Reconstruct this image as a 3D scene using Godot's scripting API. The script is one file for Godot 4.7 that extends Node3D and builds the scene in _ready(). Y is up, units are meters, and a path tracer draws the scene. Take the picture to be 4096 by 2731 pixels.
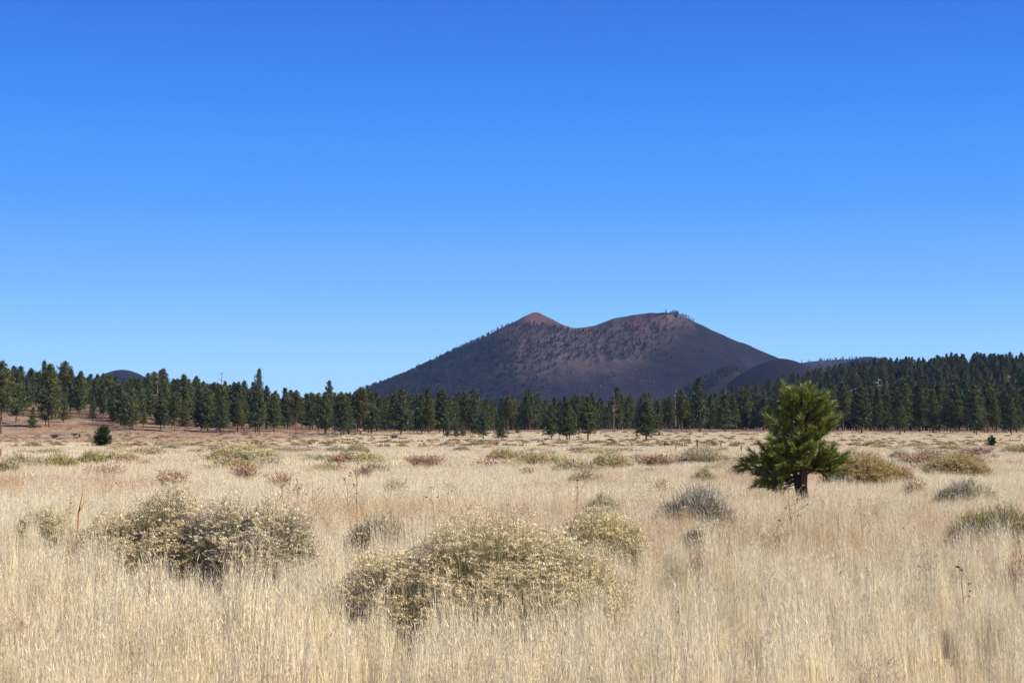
extends Node3D
# High desert meadow with dry grass and rabbitbrush, pine forest, and a black cinder cone behind it.
# Camera stands at the origin, 1.65 m above the meadow, looking along -z.  1 unit = 1 m.

const F := 6303.0        # focal length in pixels of a 4096-wide frame
const EYE := 1.65
const HZ := 1742.0       # row of the eye-level line in that frame

var rng := RandomNumberGenerator.new()
var taken := {}
var wob := FastNoiseLite.new()
var patch := FastNoiseLite.new()
var fine := FastNoiseLite.new()
var m_leafy: StandardMaterial3D
var m_grass: StandardMaterial3D
var m_needle: StandardMaterial3D
var m_bark: StandardMaterial3D
var m_twig: StandardMaterial3D
var m_bloom: StandardMaterial3D
var keepout := []

# ---------------------------------------------------------------- mesh builder
class MB:
	var v := PackedVector3Array()
	var c := PackedColorArray()
	func tri(a: Vector3, b: Vector3, d: Vector3, col: Color) -> void:
		v.push_back(a); v.push_back(b); v.push_back(d)
		c.push_back(col); c.push_back(col); c.push_back(col)
	func quad(a: Vector3, b: Vector3, d: Vector3, e: Vector3, col: Color) -> void:
		tri(a, b, d, col); tri(a, d, e, col)
	func ribbon(p0: Vector3, p1: Vector3, p2: Vector3, side: Vector3, col: Color) -> void:
		# bent blade that tapers to a point
		var s1 := side * 0.8
		tri(p0 - side, p0 + side, p1 + s1, col)
		tri(p0 - side, p1 + s1, p1 - s1, col)
		tri(p1 - s1, p1 + s1, p2, col)
	func tube(pts: Array, radii: Array, n: int, cols: Array) -> void:
		var rings := []
		for i in pts.size():
			var a: Vector3 = pts[maxi(i - 1, 0)]
			var b: Vector3 = pts[mini(i + 1, pts.size() - 1)]
			var d := (b - a).normalized()
			var s := d.cross(Vector3(0.31, 0.05, 0.95)).normalized()
			var t := d.cross(s).normalized()
			var ring := PackedVector3Array()
			for k in n:
				var an := TAU * k / n
				ring.push_back(pts[i] + (s * cos(an) + t * sin(an)) * radii[i])
			rings.push_back(ring)
		for i in pts.size() - 1:
			for k in n:
				var k2 := (k + 1) % n
				quad(rings[i][k], rings[i][k2], rings[i + 1][k2], rings[i + 1][k], cols[i % cols.size()])
		var tip: PackedVector3Array = rings[pts.size() - 1]
		for k in range(1, n - 1):
			tri(tip[0], tip[k], tip[k + 1], cols[(pts.size() - 1) % cols.size()])
	func mesh(mat: Material, base: ArrayMesh = null) -> ArrayMesh:
		var am := base if base else ArrayMesh.new()
		var a := []
		a.resize(Mesh.ARRAY_MAX)
		a[Mesh.ARRAY_VERTEX] = v
		a[Mesh.ARRAY_COLOR] = c
		am.add_surface_from_arrays(Mesh.PRIMITIVE_TRIANGLES, a)
		am.surface_set_material(am.get_surface_count() - 1, mat)
		return am

# ---------------------------------------------------------------- small helpers
func rr(a: float, b: float) -> float:
	return rng.randf_range(a, b)

func jit(c: Color, k: float) -> Color:
	var f := 1.0 + rr(-k, k)
	return Color(c.r * f * (1.0 + rr(-k, k) * 0.25), c.g * f, c.b * f * (1.0 + rr(-k, k) * 0.3))

func ball() -> Vector3:
	var z := rr(-1, 1)
	var a := rr(0, TAU)
	var s := sqrt(1.0 - z * z)
	return Vector3(s * cos(a), z, s * sin(a))

func ss(a: float, b: float, x: float) -> float:
	var t := clampf((x - a) / (b - a), 0.0, 1.0)
	return t * t * (3.0 - 2.0 * t)

func numbered(n: String) -> String:
	if not taken.has(n):
		taken[n] = 0
		return n
	taken[n] += 1
	return "%s_%03d" % [n, taken[n]]

func tag(o: Node, label: String, category: String, group := "", kind := "") -> void:
	if label: o.set_meta("label", label)
	if category: o.set_meta("category", category)
	if group: o.set_meta("group", group)
	if kind: o.set_meta("kind", kind)

func thing(called: String, at: Vector3, label: String, category: String, group := "") -> Node3D:
	var o := Node3D.new()
	o.name = numbered(called)
	add_child(o)
	o.position = at
	tag(o, label, category, group)
	return o

func part(called: String, mesh: Mesh, parent: Node) -> MeshInstance3D:
	var o := MeshInstance3D.new()
	o.name = called
	o.mesh = mesh
	parent.add_child(o, true)
	return o

func solo(called: String, mesh: Mesh, at: Vector3) -> MeshInstance3D:
	var o := MeshInstance3D.new()
	o.name = numbered(called)
	o.mesh = mesh
	add_child(o)
	o.position = at
	return o

func copy(o: Node3D, base_name: String, at: Vector3, turn: float, sc: Vector3, label: String, group: String) -> Node3D:
	var c: Node3D = o.duplicate()
	c.name = numbered(base_name)
	add_child(c)
	c.position = at
	c.rotation = Vector3(0, turn, 0)
	c.scale = sc
	c.set_meta("label", label)
	if group: c.set_meta("group", group)
	elif c.has_meta("group"): c.remove_meta("group")
	return c

func scatter(called: String, mesh: Mesh, where: Array, tint: PackedColorArray, label: String, category: String, parent: Node = null) -> void:
	var mm := MultiMesh.new()
	mm.transform_format = MultiMesh.TRANSFORM_3D
	mm.use_colors = true
	mm.mesh = mesh
	mm.instance_count = where.size()
	for i in where.size():
		mm.set_instance_transform(i, where[i])
		mm.set_instance_color(i, tint[i])
	var o := MultiMeshInstance3D.new()
	o.multimesh = mm
	if parent:
		o.name = called
		parent.add_child(o, true)
		o.set_meta("kind", "stuff")
	else:
		o.name = numbered(called)
		add_child(o)
		tag(o, label, category, "", "stuff")

func mat(rough: float, back := 0.0) -> StandardMaterial3D:
	var m := StandardMaterial3D.new()
	m.vertex_color_use_as_albedo = true
	m.roughness = rough
	m.metallic_specular = 0.25
	m.cull_mode = BaseMaterial3D.CULL_DISABLED
	if back > 0.0:
		m.backlight_enabled = true
		m.backlight = Color(back, back, back)
	return m

# distance of a thing whose foot shows at row v above the grass, metres across per pixel, place on the ground
func far_of(v: float) -> float:
	return 8600.0 / (v - HZ)

func side(u: float, d: float) -> float:
	return (u - 2048.0) / F * d

func spot(u: float, d: float) -> Vector3:
	var x := side(u, d)
	return Vector3(x, land(x, -d), -d)

# ---------------------------------------------------------------- the lie of the land
func land(x: float, z: float) -> float:
	var d := -z
	var h := wob.get_noise_2d(x, z) * 0.10
	h += 4.0 * ss(410, 690, d)
	h += 0.012 * maxf(0.0, d - 1000.0)
	h += 13.5 * ss(465, 770, d) * ss(-55, -220, x)
	h += 10.0 * ss(-200, -420, x) * ss(420, 700, d)
	h += 48.0 * ss(90, 375, x) * ss(650, 1450, d) * (1.0 - ss(1600, 2600, d))
	h += wob.get_noise_2d(x * 0.13, z * 0.13) * 1.6 * ss(560, 800, d)
	return h

func axis(lo: float, hi: float, n: int, a: float) -> PackedFloat32Array:
	var s0 := asinh(lo / a)
	var s1 := asinh(hi / a)
	var out := PackedFloat32Array()
	for i in n + 1:
		out.push_back(a * sinh(lerpf(s0, s1, float(i) / n)))
	return out

func grid_mesh(pts: PackedVector3Array, cols: PackedColorArray, nx: int, nz: int, m: Material) -> ArrayMesh:
	# pts laid row by row, nx + 1 to a row
	var idx := PackedInt32Array()
	for j in nz:
		for i in nx:
			var a := j * (nx + 1) + i
			var b := a + nx + 1
			idx.append_array(PackedInt32Array([a, b, a + 1, a + 1, b, b + 1]))
	var nor := PackedVector3Array()
	nor.resize(pts.size())
	for k in range(0, idx.size(), 3):
		var n := (pts[idx[k + 2]] - pts[idx[k]]).cross(pts[idx[k + 1]] - pts[idx[k]])
		if n.y < 0.0: n = -n
		for q in 3:
			nor[idx[k + q]] += n
	for k in nor.size():
		nor[k] = nor[k].normalized()
	var a := []
	a.resize(Mesh.ARRAY_MAX)
	a[Mesh.ARRAY_VERTEX] = pts
	a[Mesh.ARRAY_NORMAL] = nor
	a[Mesh.ARRAY_COLOR] = cols
	a[Mesh.ARRAY_INDEX] = idx
	var am := ArrayMesh.new()
	am.add_surface_from_arrays(Mesh.PRIMITIVE_TRIANGLES, a)
	am.surface_set_material(0, m)
	return am

func soil_material(scale: float, low: float, seed_: int) -> StandardMaterial3D:
	var n := FastNoiseLite.new()
	n.seed = seed_
	n.frequency = 0.02
	n.fractal_octaves = 5
	n.fractal_gain = 0.7
	var t := NoiseTexture2D.new()
	t.width = 512
	t.height = 512
	t.seamless = true
	t.noise = n
	var g := Gradient.new()
	g.set_color(0, Color(low, low, low))
	g.set_color(1, Color(1, 1, 1))
	t.color_ramp = g
	var m := mat(0.95)
	m.albedo_texture = t
	m.uv1_triplanar = true
	m.uv1_world_triplanar = true
	m.uv1_scale = Vector3.ONE * scale
	return m

func ground_color(x: float, z: float) -> Color:
	var d := -z
	var straw := Color(0.46, 0.355, 0.225)
	var rust := Color(0.25, 0.150, 0.105)
	var mauve := Color(0.27, 0.195, 0.16)
	var litter := Color(0.20, 0.125, 0.085)
	var p := patch.get_noise_2d(x * 0.35, z * 0.9)
	var q := patch.get_noise_2d(x * 1.3 + 500.0, z * 2.2)
	var c := straw.lerp(rust, ss(0.02, 0.30, p + q * 0.35) * 0.85)
	c = c.lerp(mauve, ss(0.05, 0.4, q - p * 0.3) * 0.6)
	# bare open slope on the left, needle litter below the trees
	var slope := ss(-40, -110, x) * ss(330, 420, d)
	c = c.lerp(Color(0.235, 0.140, 0.098).lerp(straw, ss(0.12, 0.42, q + p * 0.4) * 0.6), slope * 0.65)
	var wood := ss(540, 600, d + p * 40.0)
	c = c.lerp(litter.lerp(straw, ss(0.0, 0.4, q) * 0.55), wood * 0.85)
	return c

func build_ground() -> void:
	var xs := axis(-5000, 5000, 300, 9.0)
	var zs := axis(-500, 9000, 420, 9.0)
	var pts := PackedVector3Array()
	var cols := PackedColorArray()
	for j in zs.size():
		for i in xs.size():
			var z := -zs[j]
			pts.push_back(Vector3(xs[i], land(xs[i], z), z))
			cols.push_back(ground_color(xs[i], z))
	var g := solo("ground", grid_mesh(pts, cols, xs.size() - 1, zs.size() - 1, soil_material(0.11, 0.62, 5)), Vector3.ZERO)
	tag(g, "dry tan and rust-brown meadow ground rising to the forest", "ground", "", "structure")

func strip(points: Array, half: float, lift: float, c0: Color, c1: Color, m: Material) -> ArrayMesh:
	var curve := Curve3D.new()
	for k in points.size():
		var p: Vector3 = points[k]
		var a: Vector3 = points[maxi(k - 1, 0)]
		var b: Vector3 = points[mini(k + 1, points.size() - 1)]
		var tan_ := (b - a) / 6.0
		curve.add_point(p, -tan_, tan_)
	curve.bake_interval = 4.0
	var path := curve.get_baked_points()
	var pts := PackedVector3Array()
	var cols := PackedColorArray()
	for k in path.size():
		var d := (path[mini(k + 1, path.size() - 1)] - path[maxi(k - 1, 0)]).normalized()
		var n := Vector3(-d.z, 0, d.x)
		for e in [-1.0, -0.4, 0.4, 1.0]:
			var q: Vector3 = path[k] + n * half * e
			pts.push_back(Vector3(q.x, land(q.x, q.z) + lift, q.z))
			cols.push_back(c0.lerp(c1, clampf(patch.get_noise_2d(q.x * 3.0, q.z * 3.0) + 0.5, 0, 1)))
	return grid_mesh(pts, cols, 3, path.size() - 1, m)

func build_road() -> void:
	var line := [Vector3(-330, 0, -455), Vector3(-250, 0, -478), Vector3(-150, 0, -500), Vector3(-85, 0, -508), Vector3(-45, 0, -545), Vector3(-12, 0, -625), Vector3(20, 0, -655), Vector3(90, 0, -690), Vector3(260, 0, -760)]
	var verge := solo("road_shoulder", strip(line, 6.0, 0.06, Color(0.52, 0.43, 0.33), Color(0.40, 0.31, 0.22), soil_material(0.3, 0.7, 8)), Vector3.ZERO)
	tag(verge, "pale gravel shoulders along the paved road", "shoulder", "", "structure")
	var road := solo("road", strip(line, 3.4, 0.11, Color(0.17, 0.16, 0.165), Color(0.22, 0.20, 0.20), soil_material(0.4, 0.8, 9)), Vector3.ZERO)
	tag(road, "grey paved road crossing below the left stand of pines", "road", "", "structure")

# ---------------------------------------------------------------- cinder cone and hills
var cone_at := Vector3((2400.0 - 2048.0) / F * 4000.0, 0, -4000)
var rim := [[0, 316.0], [20, 309.0], [45, 296.0], [72, 280.0], [100, 262.0], [130, 271.0], [155, 282.0], [180, 305.0], [197, 317.0], [206, 323.0], [216, 318.0], [228, 310.0], [250, 291.0], [268, 296.0], [285, 316.0], [310, 324.0], [335, 322.0], [360, 316.0]]

func rim_height(deg: float) -> float:
	deg = fposmod(deg, 360.0)
	for k in rim.size() - 1:
		if deg <= rim[k + 1][0]:
			var t: float = (deg - rim[k][0]) / (rim[k + 1][0] - rim[k][0])
			var p0: float = rim[(k - 1 + rim.size() - 1) % (rim.size() - 1)][1]
			var p3: float = rim[(k + 2) % (rim.size() - 1)][1]
			return cubic_interpolate(rim[k][1], rim[k + 1][1], p0, p3, t)
	return 300.0

func cone_h(a: float, r: float) -> float:
	# a: radians, 0 to the right, turning towards the camera
	var R := 186.0 + 8.0 * sin(a * 3.0)
	var top := rim_height(rad_to_deg(a))
	var out := top - 0.50 * (r - R) + 0.000085 * pow(maxf(0.0, r - R), 2.0)
	var inn := top - 0.55 * (R - r)
	var k := 8.0
	var h := clampf(0.5 + 0.5 * (inn - out) / k, 0.0, 1.0)
	var y := lerpf(inn, out, h) - k * h * (1.0 - h)
	y = maxf(y, top * 0.35 + 80.0) if r < R else y
	var px := cos(a) * r
	var pz := sin(a) * r
	return y + fine.get_noise_2d(px * 0.02, pz * 0.02) * 9.0 * ss(R + 10.0, R + 160.0, r) + fine.get_noise_2d(px * 0.09, pz * 0.09) * 1.6

func cone_point(a: float, r: float) -> Vector3:
	return Vector3(cos(a) * r, cone_h(a, r), sin(a) * r) + cone_at

func cone_brown(p: Vector3) -> float:
	# weathered brown ground lies up and left of a line down the near face
	var t := (p.x - 452.0) * (160.0 - 287.0) - (p.y - 287.0) * (287.0 - 452.0)
	var n := fine.get_noise_2d(p.x * 0.05, p.y * 0.06) * 26.0 + fine.get_noise_2d(p.x * 0.3, p.y * 0.4) * 14.0
	return ss(-22, 34, t / 208.0 + n) * ss(110, 190, p.y + n) * ss(-60, 40, p.x)

func cone_color(p: Vector3) -> Color:
	var black := Color(0.0115, 0.0110, 0.0145)
	var brown := Color(0.088, 0.066, 0.061)
	var red := Color(0.074, 0.037, 0.036)
	var n := fine.get_noise_2d(p.x * 0.12, p.y * 0.2 + p.z * 0.1) * 1.5
	var c := black.lerp(Color(0.0195, 0.0175, 0.0225), ss(380, 220, p.x + n * 30.0)) * (1.0 + 0.25 * n + 0.3 * fine.get_noise_2d(p.x * 0.02, p.y * 0.05))
	c = c.lerp(brown, cone_brown(p) * (0.75 + 0.4 * n))
	var r1 := ss(120, 10, absf(p.x - 85.0) * 0.8 + n * 25.0) * ss(248, 305, p.y + n * 14.0)
	var r2 := ss(60, 15, absf(p.x - 300.0) * 0.8 + absf(p.y - 282.0) * 1.3 + n * 18.0)
	var r3 := ss(70, 10, absf(p.x - 165.0) * 0.6 + absf(p.y - 272.0) * 2.0 + n * 20.0) * 0.6
	var flank := ss(-160, 60, p.x) * ss(70, -40, p.x - (p.y - 200.0) * 0.7) * ss(170, 290, p.y + n * 15.0) * 0.7
	c = c.lerp(red, clampf(maxf(maxf(r1, r2), maxf(r3, flank)), 0, 1) * 0.75)
	c.a = 1.0
	return c

func hill(called: String, label: String, cx: float, d: float, top: float, rx: float, rz: float, power: float, col: Color, lump: float) -> void:
	var pts := PackedVector3Array()
	var cols := PackedColorArray()
	var nr := 60
	var na := 140
	for j in nr + 1:
		var r := float(j) / nr * 2.4
		for i in na + 1:
			var a := TAU * i / na
			var p := Vector3(cos(a) * r * rx, 0, sin(a) * r * rz)
			p.y = top * exp(-pow(r, power) * 0.7) + fine.get_noise_2d(p.x * 0.02 + d, p.z * 0.02) * lump - 12.0 * r
			pts.push_back(p)
			var n := fine.get_noise_2d(p.x * 0.1, p.z * 0.06 + p.y * 0.1)
			cols.push_back(col * (1.0 + 0.22 * n))
	var o := solo(called, grid_mesh(pts, cols, na, nr, soil_material(0.02, 0.8, 12)), Vector3(cx, 0, -d))
	tag(o, label, "hill", "", "structure")

func build_hills() -> void:
	var pts := PackedVector3Array()
	var cols := PackedColorArray()
	var nr := 190
	var na := 380
	for j in nr + 1:
		var r := pow(float(j) / nr, 1.25) * 900.0
		for i in na + 1:
			var p := cone_point(TAU * i / na, r)
			pts.push_back(p - cone_at)
			cols.push_back(cone_color(p))
	var o := solo("cinder_cone", grid_mesh(pts, cols, na, nr, soil_material(0.02, 0.72, 11)), cone_at)
	tag(o, "large black cinder cone with reddish twin summits and a saddle between", "volcano", "", "structure")
	var ink := Color(0.0105, 0.0100, 0.0130)
	hill("cinder_hill", "smooth low dark hill at the right foot of the cinder cone", 487, 2850, 141, 150, 160, 2.0, ink, 3.0)
	hill("wooded_rise", "pine-dotted shoulder between the cone and the low dark hill", 400, 2900, 122, 130, 140, 2.0, Color(0.021, 0.018, 0.020), 6.0)
	hill("far_ridge", "hazy flat-topped ridge on the skyline right of the cone", 1330, 6200, 300, 420, 500, 4.0, Color(0.030, 0.028, 0.028), 6.0)
	hill("far_dome", "dark rounded hilltop on the skyline beside the wooded hill", 1130, 5000, 252, 220, 220, 2.2, ink, 3.0)
	hill("small_cinder_cone", "small smooth dark cone peeking over the left treetops", -1240, 5000, 211, 175, 200, 2.2, ink, 2.0)
	hill("dark_slope", "long dark slope sinking behind the trees left of the cone", -700, 3300, 112, 250, 200, 1.8, ink, 3.0)

# ---------------------------------------------------------------- forest pines
func clump(mb: MB, p: Vector3, size: float, out: Vector3, col: Color, n: int) -> void:
	for k in n:
		var d := (ball() + out * 0.75 + Vector3(0, 0.35, 0)).normalized()
		var o := p + ball() * size * 0.35
		var s := d.cross(ball()).normalized() * size * rr(0.11, 0.2)
		mb.tri(o - s, o + s, o + d * size * rr(0.6, 1.15), jit(col, 0.16))

func forest_pine(h: float, R: float, cb: float, shape: float, nb: int, leaf: Color, bark: Color, low := 1.0) -> Array:
	var wood := MB.new()
	var crown := MB.new()
	var lean := Vector3(rr(-1, 1), 0, rr(-1, 1)) * h * 0.012
	var w1 := rr(0, TAU)
	var w2 := rr(0, TAU)
	var pts := []
	var rad := []
	for k in 7:
		var t := k / 6.0
		pts.push_back(Vector3(0, h * 0.97 * t - 0.4, 0) + lean * sin(t * 3.0))
		rad.push_back(h * 0.0150 * (1.25 - 0.25 * minf(1.0, t * 8.0)) * pow(1.0 - t * 0.96, 0.8))
	var bc := []
	for k in 6:
		bc.push_back(jit(bark, 0.15))
	wood.tube(pts, rad, 7, bc)
	for i in nb:
		var tt := pow((i + rng.randf()) / nb, 0.9)
		var t := lerpf(cb, 0.985, tt)
		var prof := pow(maxf(0.0, 1.0 - pow(tt, shape)), 0.85) * minf(1.0, 0.62 * low + tt * 3.2)
		var r := R * prof * rr(0.74, 1.08) * (1.0 + 0.20 * sin(i * 2.39996 * 1.0 + w1) + 0.22 * sin(t * h * 2.6 + w2)) + 0.25
		var a := i * 2.39996 + rr(-0.5, 0.5)
		var dir := Vector3(cos(a), 0, sin(a))
		var root := Vector3(0, t * h, 0) + lean * sin(t * 3.0)
		var rise := lerpf(-0.10, 0.55, tt) + rr(-0.12, 0.15)
		var tip := root + dir * r + Vector3(0, r * rise, 0)
		var mid := root + dir * r * 0.55 + Vector3(0, r * rise * 0.25, 0)
		var lw := h * 0.0022
		var up := Vector3(0, lw, 0)
		wood.quad(root - up, root + up, mid + up * 0.7, mid - up * 0.7, bark * 0.8)
		wood.quad(mid - up * 0.7, mid + up * 0.7, tip + up * 0.2, tip - up * 0.2, bark * 0.8)
		var across := dir.cross(Vector3.UP)
		var col := jit(leaf, 0.22)
		var n := int(clampf(r / 0.55, 2, 8))
		for k in n:
			var f := lerpf(0.08, 1.0, (k + rr(0.2, 0.8)) / n)
			var p := (root.lerp(mid, f / 0.55) if f < 0.55 else mid.lerp(tip, (f - 0.55) / 0.45))
			p += across * rr(-0.34, 0.34) * r * f * 0.9 + Vector3(0, rr(-0.12, 0.25), 0)
			clump(crown, p, rr(0.55, 0.95) * (0.75 + 0.02 * h * 0.7), dir, col, 9)
	clump(crown, Vector3(0, h * 0.985, 0) + lean * sin(3.0), 0.8, Vector3.UP, leaf, 12)
	return [wood, crown]

var pine_kinds := []      # each: {node, mesh, h}

func build_pine_kinds() -> void:
	var green := Color(0.076, 0.096, 0.036)
	var olive := Color(0.092, 0.102, 0.038)
	var cool := Color(0.068, 0.090, 0.040)
	var orange := Color(0.155, 0.085, 0.052)
	var dark := Color(0.095, 0.060, 0.045)
	var specs := [
		[19.0, 4.4, 0.16, 1.35, 150, green, orange, 1.0],
		[21.0, 4.6, 0.20, 1.6, 160, olive, orange, 1.0],
		[17.0, 4.2, 0.13, 1.2, 145, cool, dark, 1.1],
		[22.0, 4.5, 0.30, 2.3, 140, olive, orange, 0.9],
		[15.0, 3.8, 0.14, 1.4, 130, green, dark, 1.2],
		[20.0, 4.0, 0.17, 1.1, 150, cool, orange, 1.0],
		[12.0, 3.2, 0.09, 1.4, 110, green, dark, 1.25],
		[23.0, 4.7, 0.36, 2.8, 130, olive, orange, 0.8],
		[16.0, 4.4, 0.13, 1.7, 140, cool, dark, 1.2],
		[18.0, 3.5, 0.20, 1.2, 130, green, dark, 0.9]]
	for s in specs:
		var mbs := forest_pine(s[0], s[1], s[2], s[3], s[4], s[5], s[6], s[7])
		var t := Node3D.new()
		t.set_meta("category", "tree")
		part("trunk", mbs[0].mesh(m_bark), t)
		part("crown", mbs[1].mesh(m_leafy), t)
		var both: ArrayMesh = mbs[0].mesh(m_bark)
		both = mbs[1].mesh(m_leafy, both)
		pine_kinds.push_back({"node": t, "mesh": both, "h": s[0]})

func front_of(u: float) -> float:
	# where the forest begins, by the direction it lies in
	var t := [[-900, 640], [0, 640], [330, 600], [420, 555], [1000, 548], [1250, 540], [1330, 520], [1900, 522], [1980, 600], [2060, 640], [2700, 640], [2780, 585], [3300, 575], [4096, 560], [5200, 560]]
	for k in t.size() - 1:
		if u < t[k + 1][0]:
			return lerpf(t[k][1], t[k + 1][1], (u - t[k][0]) / float(t[k + 1][0] - t[k][0]))
	return 560.0

func stand_label(u: float, near: bool, kind: int, h: float) -> String:
	var s := "near the right picture edge"
	if u < 400: s = "on the open brown slope at left"
	elif u < 720: s = "below the small dark cone at left"
	elif u < 1080: s = "left of centre above the road"
	elif u < 1380: s = "where the left hillside dips"
	elif u < 1700: s = "below the big cone's left foot"
	elif u < 2000: s = "below the big cone's left flank"
	elif u < 2450: s = "behind the lone meadow pines"
	elif u < 2760: s = "behind the broad lone pine"
	elif u < 3050: s = "left of the bright young pine"
	elif u < 3420: s = "right behind the bright young pine"
	elif u < 3760: s = "below the wooded hill's crest"
	var look: String = ["full", "full", "conical", "bare-trunked", "bushy", "pointed", "bushy", "flat-topped", "broad", "slender"][kind]
	var size := "tall" if h > 18.0 else ("short" if h < 12.0 else "mid-sized")
	return size + " " + look + " dark pine " + ("in the first row " if near else "deeper in the stand ") + s

func build_forest() -> void:
	build_pine_kinds()
	# single pines one can point to: u, foot row or distance, height, kind, spread, label
	var lone := [
		[2006, 452, 1668, 8, 1.15, "small bushy lone pine in the meadow, leftmost of the row before the forest"],
		[2206, 462, 1622, 4, 1.0, "slender lone pine with a bare foot, left of the double-trunked meadow pine"],
		[2237, 470, 1640, 9, 1.0, "half-hidden lone pine squeezed just left of the double-trunked meadow pine"],
		[2268, 455, 1609, 2, 1.15, "lone meadow pine standing as left half of a close double trunk"],
		[2277, 457, 1620, 4, 1.1, "lone meadow pine standing as right half of a close double trunk"],
		[2352, 446, 1583, 0, 1.15, "tall pointed lone pine, right end of the clustered meadow pines"],
		[2585, 443, 1606, 8, 1.32, "broad lone pine with low spreading limbs out in the meadow"],
		[1933, 470, 1635, 2, 1.05, "lone pine just off the forest edge, left of the meadow row"],
		[1790, 500, 1686, 6, 1.0, "small cone-shaped pine in front of the forest below the big cone"],
		[1826, 497, 1680, 6, 0.95, "small pine, middle one of three short trees before the forest"],
		[1850, 503, 1690, 6, 0.9, "short pine, right one of three short trees before the forest"],
		[1317, 640, 1522, 3, 0.62, "solitary tall pine rising above the dip left of the cone"],
		[1035, 640, 1476, 1, 0.65, "very tall thin-topped pine above the right end of the left stand"],
		[197, 560, 1457, 1, 1.0, "tallest dark pine standing on the open slope at left"],
		[183, 566, 1545, 4, 0.9, "slimmer pine half behind the tallest pine on the open slope"],
		[65, 575, 1486, 0, 1.0, "full pine low on the open slope near the left edge"],
		[255, 590, 1582, 6, 1.0, "lone mid-sized pine on the open slope beside bare pale ground"],
		[133, 545, 1630, 6, 0.9, "small young pine low on the open brown slope"],
		[312, 640, 1500, 2, 1.0, "pine at the top of the bare slope left of the stand"],
		[105, 640, 1505, 5, 1.0, "slender pine high on the slope behind the full left pine"],
		[5, 520, 1445, 3, 0.9, "orange-trunked pine cut off by the left picture edge"],
		[318, 490, 1732, 6, 1.1, "tiny pine sapling beside the road at left"],
		[2070, 560, 1700, 6, 0.8, "thin young pine sapling in the shade behind the meadow pines"],
		[3600, 548, 1600, 0, 1.0, "full pine standing slightly ahead of the right forest edge"],
		[3905, 545, 1610, 4, 1.05, "dark pine ahead of the forest edge near the right picture edge"],
		[4045, 542, 1590, 9, 1.0, "narrow pine ahead of the forest edge, last at the right"]]
	for l in lone:
		var k: Dictionary = pine_kinds[l[3]]
		var at := spot(l[0], l[1])
		var sc: float = (EYE + (HZ - l[2]) / F * l[1] - at.y) / k.h
		copy(k.node, "ponderosa_pine", at, rr(0, TAU), Vector3(sc * l[4], sc, sc * l[4]), l[5], "")
	# the forest: jittered grid, denser at its edge
	var cand := []
	var d := 505.0
	while d < 1120.0:
		var step := 9.2 + (d - 505.0) * 0.005
		var x := -0.37 * d - 14.0
		while x < 0.37 * d + 14.0:
			var px := x + rr(-0.46, 0.46) * step
			var pd := d + rr(-0.46, 0.46) * step
			var u := px / pd * F + 2048.0
			x += step
			var f := front_of(u)
			if pd < f: continue
			var depth := pd - f
			var keep := 0.62 + 0.3 * ss(30, 120, depth)
			if u < 400: keep = 0.18 + 0.62 * ss(10, 110, depth)
			elif u < 1080: keep = 0.90
			elif u > 1990 and u < 2740: keep = 0.55 + 0.3 * ss(0, 60, depth)
			if fine.get_noise_2d(px * 0.9, pd * 0.9) < -0.26: keep *= 0.25
			if rng.randf() > keep: continue
			# the road stays open
			if absf(pd - (545.0 + (px + 45.0) * 2.4)) < 14.0 and px > -50.0 and px < -10.0: continue
			if absf(pd - (640.0 + px * 0.5)) < 9.0 and px > -12.0 and px < 200.0: continue
			cand.push_back([pd, px, u])
		d += step
	cand.sort_custom(func(a, b): return a[0] - front_of(a[2]) * 0.55 < b[0] - front_of(b[2]) * 0.55)
	var rest := []
	for k in pine_kinds.size():
		rest.push_back([[], PackedColorArray()])
	var made := 0
	for c in cand:
		var px: float = c[1]
		var pd: float = c[0]
		var u: float = c[2]
		var kind := rng.randi() % pine_kinds.size()
		var k: Dictionary = pine_kinds[kind]
		var want := rr(11.5, 20.0)
		if rng.randf() < 0.12: want = rr(7.0, 12.0)
		if u > 1080 and u < 3080: want *= 0.84
		if u < 1080: want *= 0.90
		if u > 330 and u < 570: want = minf(want, 14.0)
		if u > 2000 and u < 3000 and rng.randf() < 0.12: want *= 1.25
		if u < 1000 and rng.randf() < 0.12: want *= 1.18
		want = minf(want, k.h * 1.2)
		var sc: float = want / k.h
		var wide := sc * rr(0.86, 1.10)
		var p := Vector3(px, land(px, -pd) - 0.1, -pd)
		if made < 275 and u > -60 and u < 4160:
			made += 1
			copy(k.node, "ponderosa_pine", p, rr(0, TAU), Vector3(wide, sc, wide), stand_label(u, pd - front_of(u) < 26.0, kind, want), "forest pines")
		else:
			rest[kind][0].push_back(Transform3D(Basis(Vector3.UP, rr(0, TAU)).scaled_local(Vector3(wide, sc, wide)), p))
			rest[kind][1].push_back(Color.WHITE)
	# the wooded hill on the right
	for n in 2300:
		var pd := rr(640, 1620)
		var px := rr(60, 0.36 * pd + 30.0)
		if px < 105.0 + (pd - 640.0) * 0.05: continue
		if pd < 1120.0 and rng.randf() < 0.72: continue
		var kind := rng.randi() % pine_kinds.size()
		var k: Dictionary = pine_kinds[kind]
		var sc: float = minf(rr(11.0, 20.0) / k.h, 1.15)
		rest[kind][0].push_back(Transform3D(Basis(Vector3.UP, rr(0, TAU)).scaled_local(Vector3(sc * 1.12, sc, sc * 1.12)), Vector3(px, land(px, -pd) - 0.2, -pd)))
		rest[kind][1].push_back(Color.WHITE)
	var wood := thing("pine_forest", Vector3.ZERO, "dense dark pine forest filling the hills behind the first rows of trees", "forest")
	wood.set_meta("kind", "stuff")
	for k in pine_kinds.size():
		scatter("trees", pine_kinds[k].mesh, rest[k][0], rest[k][1], "", "", wood)
	for k in pine_kinds:
		k.node.queue_free()

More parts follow.
